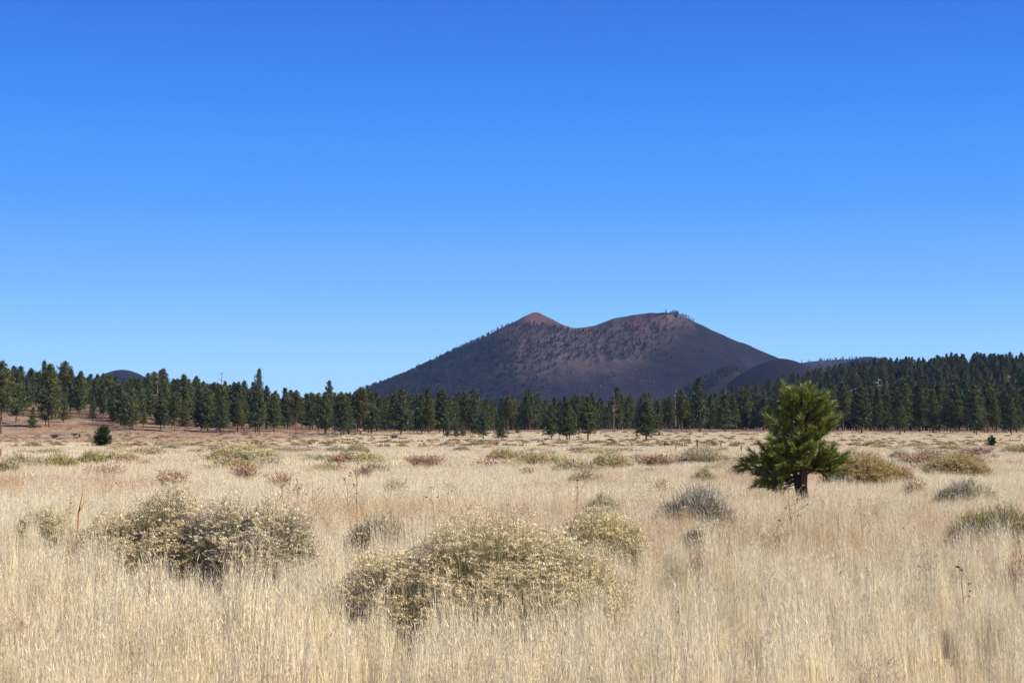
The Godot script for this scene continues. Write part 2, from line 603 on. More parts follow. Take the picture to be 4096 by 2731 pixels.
func snag(u: float, d: float, h: float, lean: float, bark: Color, n: int, label: String) -> void:
	var t := thing("dead_pine", spot(u, d), label, "dead tree", "dead trees in the forest")
	var mb := MB.new()
	var pts := []
	var rad := []
	for k in 8:
		var q := k / 7.0
		pts.push_back(Vector3(lean * h * q + 0.15 * sin(q * 7.0), h * q - 0.3, 0.1 * sin(q * 5.0)))
		rad.push_back(h * 0.017 * (1.0 - q * 0.9))
	mb.tube(pts, rad, 7, [bark, jit(bark, 0.2), jit(bark, 0.2)])
	part("trunk", mb.mesh(m_bark), t)
	for k in n:
		var q := lerpf(0.38, 0.97, (k + rng.randf()) / n)
		var a := rr(0, TAU)
		var l := h * rr(0.07, 0.19) * (1.25 - q)
		var p := Vector3(lean * h * q, h * q - 0.3, 0)
		var b := MB.new()
		var e := p + Vector3(cos(a) * l, l * rr(-0.15, 0.35), sin(a) * l)
		b.tube([p, p.lerp(e, 0.6) + Vector3(0, -l * 0.06, 0), e], [h * 0.007, h * 0.005, h * 0.002], 4, [jit(bark, 0.2)])
		part("branch", b.mesh(m_bark), t)

func build_snags() -> void:
	var grey := Color(0.36, 0.32, 0.29)
	snag(2452, 610, 15.5, 0.045, Color(0.19, 0.145, 0.12), 44, "leaning grey half-dead pine standing bare behind the meadow pines")
	snag(3517, 640, 22.0, -0.01, grey, 30, "bare silver dead pine standing out against the dark forest at right")
	snag(2700, 740, 20.0, 0.02, Color(0.22, 0.19, 0.17), 18, "bare grey dead top above the trees right of the broad lone pine")
	snag(2905, 740, 20.5, 0.0, Color(0.24, 0.21, 0.19), 18, "bare grey dead trunk in the treetops left of the young bright pine")
	snag(630, 620, 20.0, 0.0, Color(0.22, 0.16, 0.13), 14, "pale dead trunk among the treetops of the left stand")
	snag(885, 640, 22.0, 0.0, Color(0.17, 0.14, 0.12), 20, "thin dead spire on the skyline of the left stand")

# small pines on the slopes of the cone and the rises beside it
func slope_pine(n: int) -> ArrayMesh:
	var mb := MB.new()
	var bark := Color(0.08, 0.055, 0.045)
	mb.tube([Vector3(0, -0.6, 0), Vector3(0, 3.0, 0), Vector3(0, 6.8, 0)], [0.22, 0.16, 0.03], 5, [bark])
	for k in n:
		var t := (k + rng.randf()) / n
		var r := 2.0 * pow(1.0 - t, 0.7) + 0.15
		var a := rr(0, TAU)
		var p := Vector3(cos(a) * r * 0.5, lerpf(0.9, 7.0, t), sin(a) * r * 0.5)
		clump(mb, p, 1.25, Vector3(cos(a), 0, sin(a)), Color(0.034, 0.045, 0.027), 5)
	return mb.mesh(m_leafy)

func cone_label(p: Vector3) -> String:
	if p.y > 285.0: return "small dark pine on the skyline of the cone's right summit"
	if p.y > 235.0: return "small dark pine just below the cone's right summit" if p.x > 360.0 else "small dark pine on the reddish slope below the cone's saddle"
	if p.y > 170.0: return "small dark pine halfway up the cone's bare right flank" if p.x > 400.0 else "small dark pine halfway up the cone right of its middle"
	return "small dark pine low on the black foot of the cone's right flank" if p.x > 400.0 else "small dark pine low on the black foot of the cone, right of middle"

func build_slope_trees() -> void:
	var kinds := [slope_pine(26), slope_pine(34), slope_pine(30)]
	var where := [[], [], []]
	var tints := [PackedColorArray(), PackedColorArray(), PackedColorArray()]
	var loners := 0
	var scrub := []
	var scrub_tint := PackedColorArray()
	for n in 30000:
		var a := rr(-0.25, PI + 0.3)
		var r := sqrt(rr(150.0 * 150.0, 860.0 * 860.0))
		var p := cone_point(a, r)
		var brown := cone_brown(p)
		var bare := ss(0.0, 1.0, (p.x - 452.0) / 120.0 + (287.0 - p.y) / 130.0) * (1.0 - brown)
		var dens := 0.0
		if r > 188.0:
			dens = 0.05
			dens += 0.52 * ss(150, -60, p.x) * ss(262, 215, p.y + p.x * 0.12)
			dens += 0.26 * ss(20, 90, p.x) * ss(420, 300, p.x) * ss(150, 200, p.y) * ss(285, 270, p.y)
			dens += 0.17 * brown
			dens *= 0.45 + 0.9 * ss(-0.3, 0.25, fine.get_noise_2d(p.x * 0.22, p.y * 0.3))
			dens *= 1.0 - 0.88 * ss(300, 420, p.x) * (1.0 - brown)
			dens *= 1.0 - 0.97 * ss(470, 520, p.x)
			# clear band of black cinders low on the middle of the face
			dens *= 1.0 - 0.8 * ss(40, 110, p.x) * ss(190, 160, p.y) * ss(420, 300, p.x)
			# the bald red top
			dens *= 1.0 - ss(276, 288, p.y) * ss(210, 160, p.x)
		elif p.x > 330.0:
			dens = 0.10
		if rng.randf() < dens:
			var sc := rr(0.8, 1.55)
			var b := Basis(Vector3.UP, rr(0, TAU)).scaled_local(Vector3(sc * 1.15, sc * rr(0.7, 0.95), sc * 1.15))
			if p.x > 300.0 and sc > 0.7 and loners < 70:
				loners += 1
				var o := solo("slope_pine", kinds[n % 3], p)
				o.transform = Transform3D(b, p)
				tag(o, cone_label(p), "tree", "small pines on the right side of the cone")
			else:
				where[n % 3].push_back(Transform3D(b, p))
				tints[n % 3].push_back(Color(1, 1, 1) * rr(0.8, 1.2))
		elif rng.randf() < 0.8 * brown + 0.6 * ss(0, 120, p.x) * ss(370, 260, p.x) * ss(250, 140, p.y):
			if r > 188.0 and fine.get_noise_2d(p.x * 0.4, p.y * 0.5) > -0.12:
				var s := rr(0.6, 1.25)
				scrub.push_back(Transform3D(Basis(Vector3.UP, rr(0, TAU)).scaled_local(Vector3(s, s, s)), p))
				scrub_tint.push_back(Color(1, 1, 1) * rr(0.6, 1.2))
	# pines on the rise right of the cone, along the far ridges and the shoulder
	for n in 1500:
		var cx := rr(240, 620)
		var cd := rr(2750, 3000)
		var r := Vector2((cx - 400.0) / 130.0, (cd - 2900.0) / 140.0).length()
		var y := 122.0 * exp(-r * r * 0.7) + fine.get_noise_2d((cx - 400.0) * 0.02 + 2900.0, (2900.0 - cd) * 0.02) * 6.0 - 12.0 * r
		var yh := 141.0 * exp(-0.7 * pow(Vector2((cx - 487.0) / 150.0, (cd - 2850.0) / 160.0).length(), 2.0))
		if y < yh + 1.0: continue
		var sc := rr(0.8, 1.6)
		where[n % 3].push_back(Transform3D(Basis(Vector3.UP, rr(0, TAU)).scaled_local(Vector3.ONE * sc), Vector3(cx, y - 0.5, -cd)))
		tints[n % 3].push_back(Color.WHITE)
	for n in 500:
		var rx := rr(-1.1, 0.9)
		var rz := rr(0.0, 1.2)
		var r := Vector2(rx, rz).length()
		var p := Vector3(rx * 420.0, 0, rz * 500.0)
		p.y = 300.0 * exp(-pow(r, 4.0) * 0.7) + fine.get_noise_2d(p.x * 0.02 + 6200.0, p.z * 0.02) * 6.0 - 12.0 * r
		where[n % 3].push_back(Transform3D(Basis().scaled(Vector3.ONE * rr(1.0, 1.8)), p + Vector3(1330, -0.5, -6200)))
		tints[n % 3].push_back(Color.WHITE)
	var t := thing("slope_pines", Vector3.ZERO, "countless small dark pines speckling the cone's left flank and the rises beside it", "trees")
	t.set_meta("kind", "stuff")
	for k in 3:
		scatter("trees", kinds[k], where[k], tints[k], "", "", t)
	var mb := MB.new()
	for k in 26:
		var d := (ball() + Vector3.UP).normalized()
		var o := Vector3(rr(-0.6, 0.6), -0.1, rr(-0.6, 0.6))
		var s := d.cross(ball()).normalized() * 0.3
		mb.tri(o - s, o + s, o + d * rr(0.7, 1.3), jit(Color(0.33, 0.29, 0.26), 0.2))
	scatter("pale_scrub", mb.mesh(m_twig), scrub, scrub_tint, "pale dots of dry scrub speckling the cone's brown and black slopes", "scrub")

# ---------------------------------------------------------------- grass
func straw_color() -> Color:
	var r := rng.randf()
	if r < 0.46: return jit(Color(0.70, 0.630, 0.440), 0.07)
	if r < 0.72: return jit(Color(0.77, 0.700, 0.530), 0.06)
	if r < 0.86: return jit(Color(0.62, 0.535, 0.350), 0.10)
	if r < 0.96: return jit(Color(0.67, 0.600, 0.460), 0.08)
	return jit(Color(0.42, 0.330, 0.220), 0.2)

func grass_clump(rad: float, n: int, h0: float, h1: float, w: float, lean: float, heads: float, curl: float) -> ArrayMesh:
	var mb := MB.new()
	for k in n:
		var a := rr(0, TAU)
		var q := rad * sqrt(rng.randf())
		var p0 := Vector3(cos(a) * q, -0.02, sin(a) * q)
		var h := rr(h0, h1)
		var ld := Vector3(rr(-1, 1), 0, rr(-1, 1)) * lean
		var p1 := p0 + (Vector3.UP + ld * 0.6) * h * 0.55
		var p2 := p0 + (Vector3.UP * rr(0.85, 1.0) + ld * 1.5) * h
		if rng.randf() < curl:
			p2 += Vector3(rr(-1, 1), -rr(0.2, 0.7), rr(-1, 1)) * h * 0.45
		var fa := rr(0, PI)
		var s := Vector3(cos(fa), 0, sin(fa)) * w * rr(0.35, 0.65)
		var col := straw_color()
		mb.ribbon(p0, p1, p2, s, col)
		if rng.randf() < heads:
			var d := (p2 - p1).normalized()
			for e in 3:
				var o := p2 - d * h * (0.04 + 0.07 * e)
				var f := (d + ball() * 0.55).normalized() * h * 0.07
				var hs := d.cross(ball()).normalized() * w * 0.7
				mb.tri(o - hs, o + hs, o + f, col * rr(0.8, 1.05))
	return mb.mesh(m_grass)

func grass_band(called: String, mesh: Mesh, d0: float, d1: float, per: float, label: String, grow: float, lo: float, hi: float) -> void:
	var where := []
	var tint := PackedColorArray()
	var d := d0
	while d < d1:
		var cell := sqrt(1.0 / per) * (1.0 + grow * (d - d0) / (d1 - d0))
		var half := 0.345 * d + 2.0
		var x := -half
		while x < half:
			var px := x + rr(-0.5, 0.5) * cell
			var pd := d + rr(-0.5, 0.5) * cell
			x += cell
			var gap := patch.get_noise_2d(px * 16.0, pd * 11.0)
			if gap < -0.12 and rng.randf() < 0.80: continue
			var skip := false
			for k in keepout:
				var ex: float = (px - k[0]) / k[2]
				var ez: float = (pd - k[1]) / k[3]
				if ex * ex + ez * ez < 1.0:
					skip = true
					break
			if skip: continue
			var tall := 1.0 + 0.30 * patch.get_noise_2d(px * 2.2 + 90.0, pd * 2.2) + 0.45 * patch.get_noise_2d(px * 13.0 + 30.0, pd * 9.0)
			var sc := rr(lo, hi) * tall
			var b := Basis(Vector3.UP, rr(0, TAU)) * Basis(Vector3(rr(-1, 1), 0, rr(-1, 1)).normalized(), rr(0, 0.08))
			var n1 := patch.get_noise_2d(px * 1.6, pd * 2.4 + 40.0)
			var n2 := patch.get_noise_2d(px * 5.0 + 70.0, pd * 7.0)
			var c := Color(1, 1, 1).lerp(Color(0.88, 0.80, 0.74), ss(0.0, 0.35, n1) * 0.8)
			c = c.lerp(Color(1.04, 1.06, 1.10), ss(0.05, 0.4, n2) * 0.8)
			var rusty := ss(0.16, 0.44, patch.get_noise_2d(px * 2.2 + 730.0, pd * 1.5 + 250.0))
			c = c.lerp(Color(0.78, 0.62, 0.53), rusty * 0.45)
			# the bank below the left slope is rust-brown
			if pd > 300.0 and px < -25.0:
				var bank := ss(-25, -90, px) * ss(300, 350, pd + gap * 60.0)
				if pd > 470.0 and rng.randf() < 0.75 * bank: continue
				c = c.lerp(Color(0.68, 0.51, 0.42), bank * (0.45 + 0.5 * ss(-0.1, 0.3, n1)))
			where.push_back(Transform3D(b.scaled_local(Vector3(sc, sc * rr(0.85, 1.15), sc)), Vector3(px, land(px, -pd), -pd)))
			tint.push_back(c * rr(0.92, 1.06))
		d += cell
	scatter(called, mesh, where, tint, label, "grass")

func build_grass() -> void:
	grass_band("dry_grass", grass_clump(0.13, 125, 0.20, 0.46, 0.0027, 0.06, 0.35, 0.04), 7.0, 25.0, 30.0, "fine pale straw grass standing upright across the near meadow", 0.0, 0.75, 1.15)
	grass_band("bunch_grass", grass_clump(0.085, 120, 0.40, 0.70, 0.0030, 0.07, 0.4, 0.02), 7.0, 30.0, 9.0, "taller tight bunches of straw grass in the near meadow", 0.2, 0.8, 1.15)
	grass_band("curled_grass", grass_clump(0.17, 80, 0.08, 0.22, 0.0032, 0.25, 0.0, 0.3), 7.0, 22.0, 10.0, "short curled straw leaves between the upright near grass", 0.2, 0.8, 1.25)
	grass_band("seed_grass", grass_clump(0.12, 12, 0.45, 0.72, 0.0030, 0.09, 0.95, 0.10), 7.0, 30.0, 4.5, "taller seeding grass stems nodding over the near meadow", 0.3, 0.8, 1.1)
	grass_band("mid_grass", grass_clump(0.26, 160, 0.22, 0.50, 0.0052, 0.08, 0.4, 0.05), 25.0, 70.0, 13.0, "pale straw grass covering the middle of the meadow", 0.45, 0.8, 1.2)
	grass_band("far_grass", grass_clump(0.55, 110, 0.20, 0.46, 0.019, 0.13, 0.3, 0.15), 70.0, 190.0, 2.9, "straw grass thinning out across the far meadow", 0.6, 0.8, 1.2)
	grass_band("meadow_edge_grass", grass_clump(1.1, 90, 0.18, 0.40, 0.05, 0.2, 0.0, 0.2), 190.0, 600.0, 0.30, "straw grass strips at the far edge of the meadow before the pines", 0.5, 0.7, 1.2)

# ---------------------------------------------------------------- shrubs and weeds
# lobes: [x, z, radius, height]; made round the shrub's own foot
func shrub(lobes: Array, stems: int, size: float, bloom: float, green: Color, petal: Color, dead: float, detail: float) -> Array:
	var st := MB.new()
	var tw := MB.new()
	var fl := MB.new()
	var grey := Color(0.25, 0.225, 0.215)
	var total := 0.0
	for q in lobes: total += q[2] * (q[2] + q[3])
	for k in stems:
		var pick := rng.randf() * total
		var l: Array = lobes[0]
		for q in lobes:
			l = q
			pick -= q[2] * (q[2] + q[3])
			if pick < 0.0: break
		var a := rr(0, TAU)
		var ph := acos(1.0 - rng.randf() * rr(0.75, 1.0))
		var lump := 1.03 + 0.20 * patch.get_noise_3d(cos(a) * sin(ph) * 26.0 + l[0] * 90.0, cos(ph) * 26.0, sin(a) * sin(ph) * 26.0 + l[1] * 90.0)
		var R: float = l[2] * rr(0.80, 1.08) * lump
		var H: float = l[3] * rr(0.84, 1.06) * lump
		var c := Vector3(l[0], 0, l[1])
		var tip := c + Vector3(cos(a) * sin(ph) * R, 0.10 * H + 0.9 * H * pow(cos(ph), 0.80), sin(a) * sin(ph) * R)
		var foot := c + Vector3(cos(a + rr(-0.6, 0.6)), 0, sin(a + rr(-0.6, 0.6))) * R * rr(0.02, 0.30)
		var mid := foot.lerp(tip, 0.55) + Vector3(0, H * 0.06, 0) + ball() * R * 0.05
		var d := (tip - mid).normalized()
		d = (d + Vector3(0, 0.45, 0)).normalized()
		var w := 0.0035 * size
		var s := d.cross(ball()).normalized() * w
		var is_dead := rng.randf() < dead
		var gcol := jit(grey if is_dead else green, 0.22)
		# woody lower half
		var wc := jit(grey, 0.3)
		tw.tri(foot - s * 1.5, foot + s * 1.5, mid + s, wc)
		tw.tri(foot - s * 1.5, mid + s, mid - s, wc)
		var into := tw if is_dead else st
		into.tri(mid - s, mid + s, tip, gcol)
		# side shoots with thread leaves
		var n := int((5.0 if not is_dead else 4.0) * detail)
		for e in n:
			var o := mid.lerp(tip, rr(0.0, 0.95))
			var f := (d + ball() * (0.55 if not is_dead else 0.7)).normalized()
			var ls := f.cross(ball()).normalized() * w * 0.8
			into.tri(o - ls, o + ls, o + f * rr(0.05, 0.13) * sqrt(size) * 1.15, jit(gcol, 0.15))
		if not is_dead and rng.randf() < bloom * clampf(0.15 + 1.25 * cos(ph), 0.0, 1.0):
			var hp := petal.lerp(Color(0.44, 0.31, 0.16), rng.randf() * 0.4)
			var hr := rr(0.014, 0.029) * sqrt(size)
			# one to three flat clusters at the end of each stem
			var clusters := 1 + rng.randi() % 3
			var nb := int(12.0 * detail) * clusters
			var at := []
			for e in clusters:
				at.push_back(tip + (ball() * Vector3(1, 0.4, 1)) * hr * (2.2 if e else 0.0))
			for e in nb:
				var dd := (ball() * Vector3(1, 0.7, 1) + d * 0.8 + Vector3(0, 0.35, 0)).normalized()
				var o: Vector3 = at[e % clusters] + (ball() * Vector3(1, 0.35, 1)) * hr * 0.75
				var hs := dd.cross(ball()).normalized() * hr * 0.20
				fl.tri(o - hs, o + hs, o + dd * hr * rr(0.45, 0.85), jit(hp, 0.16))
	return [st, tw, fl]

func place_shrub(called: String, mbs: Array, at: Vector3, label: String, group := "") -> Node3D:
	var t := thing(called, at, label, "shrub", group)
	if mbs[0].v.size(): part("green_stems", mbs[0].mesh(m_bloom), t).set_meta("kind", "stuff")
	if mbs[1].v.size(): part("woody_twigs", mbs[1].mesh(m_twig), t).set_meta("kind", "stuff")
	if mbs[2].v.size(): part("flower_heads", mbs[2].mesh(m_bloom), t).set_meta("kind", "stuff")
	return t

func build_shrubs() -> void:
	var olive := Color(0.345, 0.325, 0.175)
	var sage := Color(0.33, 0.325, 0.215)
	var lime := Color(0.365, 0.345, 0.140)
	var cream := Color(0.74, 0.645, 0.43)
	var gold := Color(0.62, 0.485, 0.255)
	var white := Color(0.72, 0.66, 0.50)
	# u, row of the visible foot, width in pixels, top row, stems, bloom, green, petal, dead share, label
	var near := [
		[1910, 2432, 1000, 2068, 3900, 0.85, olive, cream, 0.16, "largest rabbitbrush, tan seed heads over olive stems, in the foreground centre", [[0.0, -0.12, 0.62, 1.0], [-0.52, 0.1, 0.42, 0.74], [0.52, 0.0, 0.48, 0.82], [0.22, 0.55, 0.50, 0.66], [-0.35, 0.5, 0.42, 0.62], [0.6, 0.45, 0.38, 0.55]]],
		[2385, 2235, 385, 2040, 1000, 0.75, lime, cream, 0.12, "rounded rabbitbrush with cream heads just right behind the largest bush", []],
		[1535, 2190, 300, 2060, 700, 0.35, sage, gold, 0.25, "sparse blue-green rabbitbrush behind the left end of the largest bush", []],
		[600, 2245, 520, 1965, 2000, 0.85, olive, cream, 0.26, "tall left half of the big rabbitbrush pair, flower heads in several mounds", [[0.20, -0.35, 0.60, 1.0], [-0.45, -0.1, 0.62, 0.74], [0.50, 0.0, 0.5, 0.78], [0.30, 0.45, 0.55, 0.62], [-0.25, 0.4, 0.5, 0.5]]],
		[1005, 2255, 470, 2010, 1900, 0.95, olive, white, 0.36, "grey-skirted right half of the big rabbitbrush pair with creamy flat top", [[-0.3, -0.1, 0.68, 1.0], [0.30, -0.05, 0.68, 0.95], [0.6, 0.1, 0.5, 0.62], [0.0, 0.4, 0.6, 0.66]]],
		[185, 2145, 260, 2048, 600, 0.7, olive, cream, 0.1, "low rabbitbrush at left with creamy heads, left of the big pair", []],
		[790, 2262, 120, 2185, 240, 0.7, olive, gold, 0.2, "small tan rabbitbrush in the grass before the big pair", []],
		[2785, 2085, 315, 1942, 1000, 0.10, sage, gold, 0.60, "grey bushy shrub of bare twigs with green tips, left of the young pine", []],
		[2820, 2165, 220, 2078, 420, 0.8, sage, white, 0.2, "low pale-headed rabbitbrush in the grass below the grey twiggy shrub", []],
		[2410, 2045, 125, 1976, 300, 0.5, sage, gold, 0.2, "small faded rabbitbrush behind the cream-headed bush", []],
		[3470, 1942, 320, 1832, 1300, 0.85, Color(0.30, 0.265, 0.115), Color(0.53, 0.385, 0.18), 0.08, "wide golden rabbitbrush just right of the young pine's trunk", []],
		[3385, 1885, 190, 1814, 600, 0.75, olive, gold, 0.3, "brownish rabbitbrush tucked behind the wide golden one", []],
		[3832, 1900, 230, 1820, 800, 0.8, Color(0.30, 0.27, 0.12), Color(0.60, 0.46, 0.235), 0.12, "golden domed rabbitbrush farther right with a dark left end", []],
		[3855, 2008, 255, 1932, 760, 0.18, sage, cream, 0.30, "flat grey-green shrub low in the grass at right", []],
		[4000, 2185, 400, 2022, 1200, 0.16, Color(0.27, 0.275, 0.095), gold, 0.30, "yellow-green shrub with a dark hollow at the right picture edge", []],
		[2440, 1868, 165, 1810, 520, 0.7, lime, cream, 0.15, "round yellow-green rabbitbrush in mid-meadow right of centre", []],
		[2340, 1930, 125, 1884, 320, 0.6, olive, cream, 0.2, "small low rabbitbrush before the round yellow-green one", []],
		[2815, 1925, 90, 1880, 240, 0.5, olive, gold, 0.2, "small dull rabbitbrush left of the young pine's lower limbs", []],
		[962, 1858, 135, 1798, 420, 0.7, olive, cream, 0.2, "mid-meadow rabbitbrush at left with creamy top above rusty weeds", []],
		[1428, 1822, 108, 1773, 380, 0.6, olive, gold, 0.3, "dark-sided rabbitbrush alone in mid-meadow below the forest dip", []],
		[370, 1848, 120, 1798, 380, 0.5, lime, cream, 0.1, "green rabbitbrush with brown heads in mid-meadow, below the round young pine", []],
		[245, 1862, 160, 1812, 380, 0.15, lime, cream, 0.1, "soft pale green shrub left of the brown-headed one in mid-meadow", []],
		[30, 1885, 90, 1836, 280, 0.6, olive, cream, 0.2, "rabbitbrush cut by the left picture edge in mid-meadow", []],
		[2015, 1842, 140, 1790, 420, 0.5, lime, cream, 0.1, "green rabbitbrush with pale tall stalks near the middle of the meadow", []],
		[2790, 1850, 165, 1800, 420, 0.5, olive, cream, 0.3, "spread rabbitbrush with rusty skirts beside the tall fence post", []],
		[3600, 1834, 85, 1798, 260, 0.7, olive, white, 0.2, "small pale-topped rabbitbrush above the golden bushes", []],
		[3715, 1828, 120, 1796, 260, 0.6, olive, cream, 0.2, "low spreading rabbitbrush behind the golden domed one", []]]
	for s in near:
		var d := far_of(s[1])
		var rad: float = s[2] * d / F * 0.60
		var h: float = (EYE - (s[3] - HZ) * d / F) * 0.99
		var lobes: Array = s[10]
		if lobes.is_empty():
			lobes = [[0.0, 0.0, 0.72, 1.0], [rr(-0.5, -0.35), rr(-0.2, 0.3), 0.55, rr(0.72, 0.9)], [rr(0.35, 0.5), rr(-0.2, 0.3), 0.55, rr(0.7, 0.9)], [rr(-0.2, 0.2), 0.4, 0.5, rr(0.6, 0.75)]]
		var ll := []
		for l in lobes:
			ll.push_back([l[0] * rad, l[1] * rad * 0.8, l[2] * rad, l[3] * h])
		var size := clampf(d / 14.0, 0.9, 4.5)
		var mbs := shrub(ll, int(s[4] * 1.9), size * 0.95, s[5], s[6], s[7], s[8], 1.0 if d < 30.0 else 0.75)
		var at := spot(s[0], d)
		place_shrub("rabbitbrush", mbs, at, s[9])
		if d < 60.0:
			keepout.push_back([at.x, d - rad * 0.12, rad * 0.92, rad * 0.85])
	# the band of shrubs farther out: five plants, each set out many times
	var protos := []
	for k in 6:
		var ll := []
		for q in 4:
			ll.push_back([rr(-0.5, 0.5), rr(-0.4, 0.4), rr(0.5, 0.7), rr(0.55, 0.85)])
		var g: Color = [olive, sage, Color(0.33, 0.30, 0.155), olive, sage, lime][k]
		var mbs := shrub(ll, 520, 5.0, [1.0, 0.9, 1.0, 1.0, 0.8, 1.0][k], g, [cream, gold, gold, white, cream, cream][k], [0.1, 0.2, 0.1, 0.1, 0.2, 0.1][k], 0.7)
		var t := Node3D.new()
		t.set_meta("category", "shrub")
		part("green_stems", mbs[0].mesh(m_bloom), t).set_meta("kind", "stuff")
		part("woody_twigs", mbs[1].mesh(m_twig), t).set_meta("kind", "stuff")
		part("flower_heads", mbs[2].mesh(m_bloom), t).set_meta("kind", "stuff")
		protos.push_back(t)
	var bands := [[20, 330, 8, "rabbitbrush in the far shrub band left of the round young pine"], [430, 1060, 26, "rabbitbrush in the far shrub band right of the round young pine"], [1060, 1900, 12, "rabbitbrush in the far shrub band below the forest dip"], [1900, 2640, 13, "rabbitbrush in the far shrub band before the lone meadow pines"], [2640, 3050, 9, "rabbitbrush in the far shrub band among the fence posts"], [3250, 4090, 12, "rabbitbrush in the far shrub band right of the young pine"]]
	for b in bands:
		for n in b[2]:
			var u := rr(b[0], b[1])
			var d := 8600.0 / lerpf(38.0, 150.0, pow(rng.randf(), 1.6))
			var p := spot(u, d)
			var w := rr(0.6, 1.35)
			var which := rng.randi() % 6
			copy(protos[which], "rabbitbrush", p, rr(0, TAU), Vector3(w * 1.25, w * rr(0.75, 1.0), w * 1.25), ("small " if w < 0.85 else ("large " if w > 1.1 else "")) + ["cream-topped ", "tan ", "golden ", "pale-topped ", "sage-green ", "yellow-green "][which] + b[3], "rabbitbrush in the far shrub band")
	for t in protos: t.queue_free()
	# low cushions dotting the far edge of the meadow
	var mb := MB.new()
	for k in 150:
		var a := rr(0, TAU)
		var e := acos(rng.randf())
		var p := Vector3(cos(a) * sin(e) * 0.75, cos(e) * 0.42, sin(a) * sin(e) * 0.75)
		var d := (p.normalized() + ball() * 0.5 + Vector3(0, 0.4, 0)).normalized()
		var s := d.cross(ball()).normalized() * 0.06
		mb.tri(p * 0.75 - s, p * 0.75 + s, p * 0.75 + d * rr(0.2, 0.36), jit(Color(0.235, 0.215, 0.115) if rng.randf() < 0.6 else Color(0.42, 0.34, 0.20), 0.2))
	var where := []
	var tint := PackedColorArray()
	for n in 2600:
		var d := rr(200, 620)
		var x := rr(-0.36, 0.36) * d
		var u := x / d * F + 2048.0
		if d > front_of(u) - 6.0 and not (u < 420 and d < 600.0): continue
		if patch.get_noise_2d(x * 0.8, d * 1.6) < -0.12: continue
		var s := rr(0.5, 1.5)
		where.push_back(Transform3D(Basis(Vector3.UP, rr(0, TAU)).scaled_local(Vector3(s, s * 0.85, s)), Vector3(x, land(x, -d), -d)))
		tint.push_back(Color(1, 1, 1).lerp(Color(1.2, 0.75, 0.65), rng.randf() * 0.6) * rr(0.75, 1.15))
	scatter("low_scrub", mb.mesh(m_leafy), where, tint, "low cushions of scrub dotting the far edge of the meadow", "scrub")

func weed(rad: float, h: float, n: int, size: float, col: Color) -> ArrayMesh:
	var mb := MB.new()
	for k in n:
		var a := rr(0, TAU)
		var p0 := Vector3(rr(-1, 1), 0, rr(-1, 1)) * rad * 0.35
		var p2 := Vector3(cos(a) * rad * rr(0.1, 1.0), h * rr(0.55, 1.0), sin(a) * rad * rr(0.1, 1.0))
		var p1 := p0.lerp(p2, 0.5) + Vector3(0, h * 0.08, 0)
		var s := Vector3(rr(-1, 1), 0, rr(-1, 1)).normalized() * 0.0028 * size
		var c := jit(col, 0.25)
		mb.ribbon(p0, p1, p2, s, c)
		for e in 9:
			var o := p1.lerp(p2, rr(-0.2, 1.0))
			var d := ((p2 - p1).normalized() + ball() * 0.8).normalized()
			var w := d.cross(ball()).normalized() * 0.004 * size
			mb.tri(o - w, o + w, o + d * rr(0.03, 0.09) * sqrt(size), jit(c, 0.2))
	return mb.mesh(m_twig)

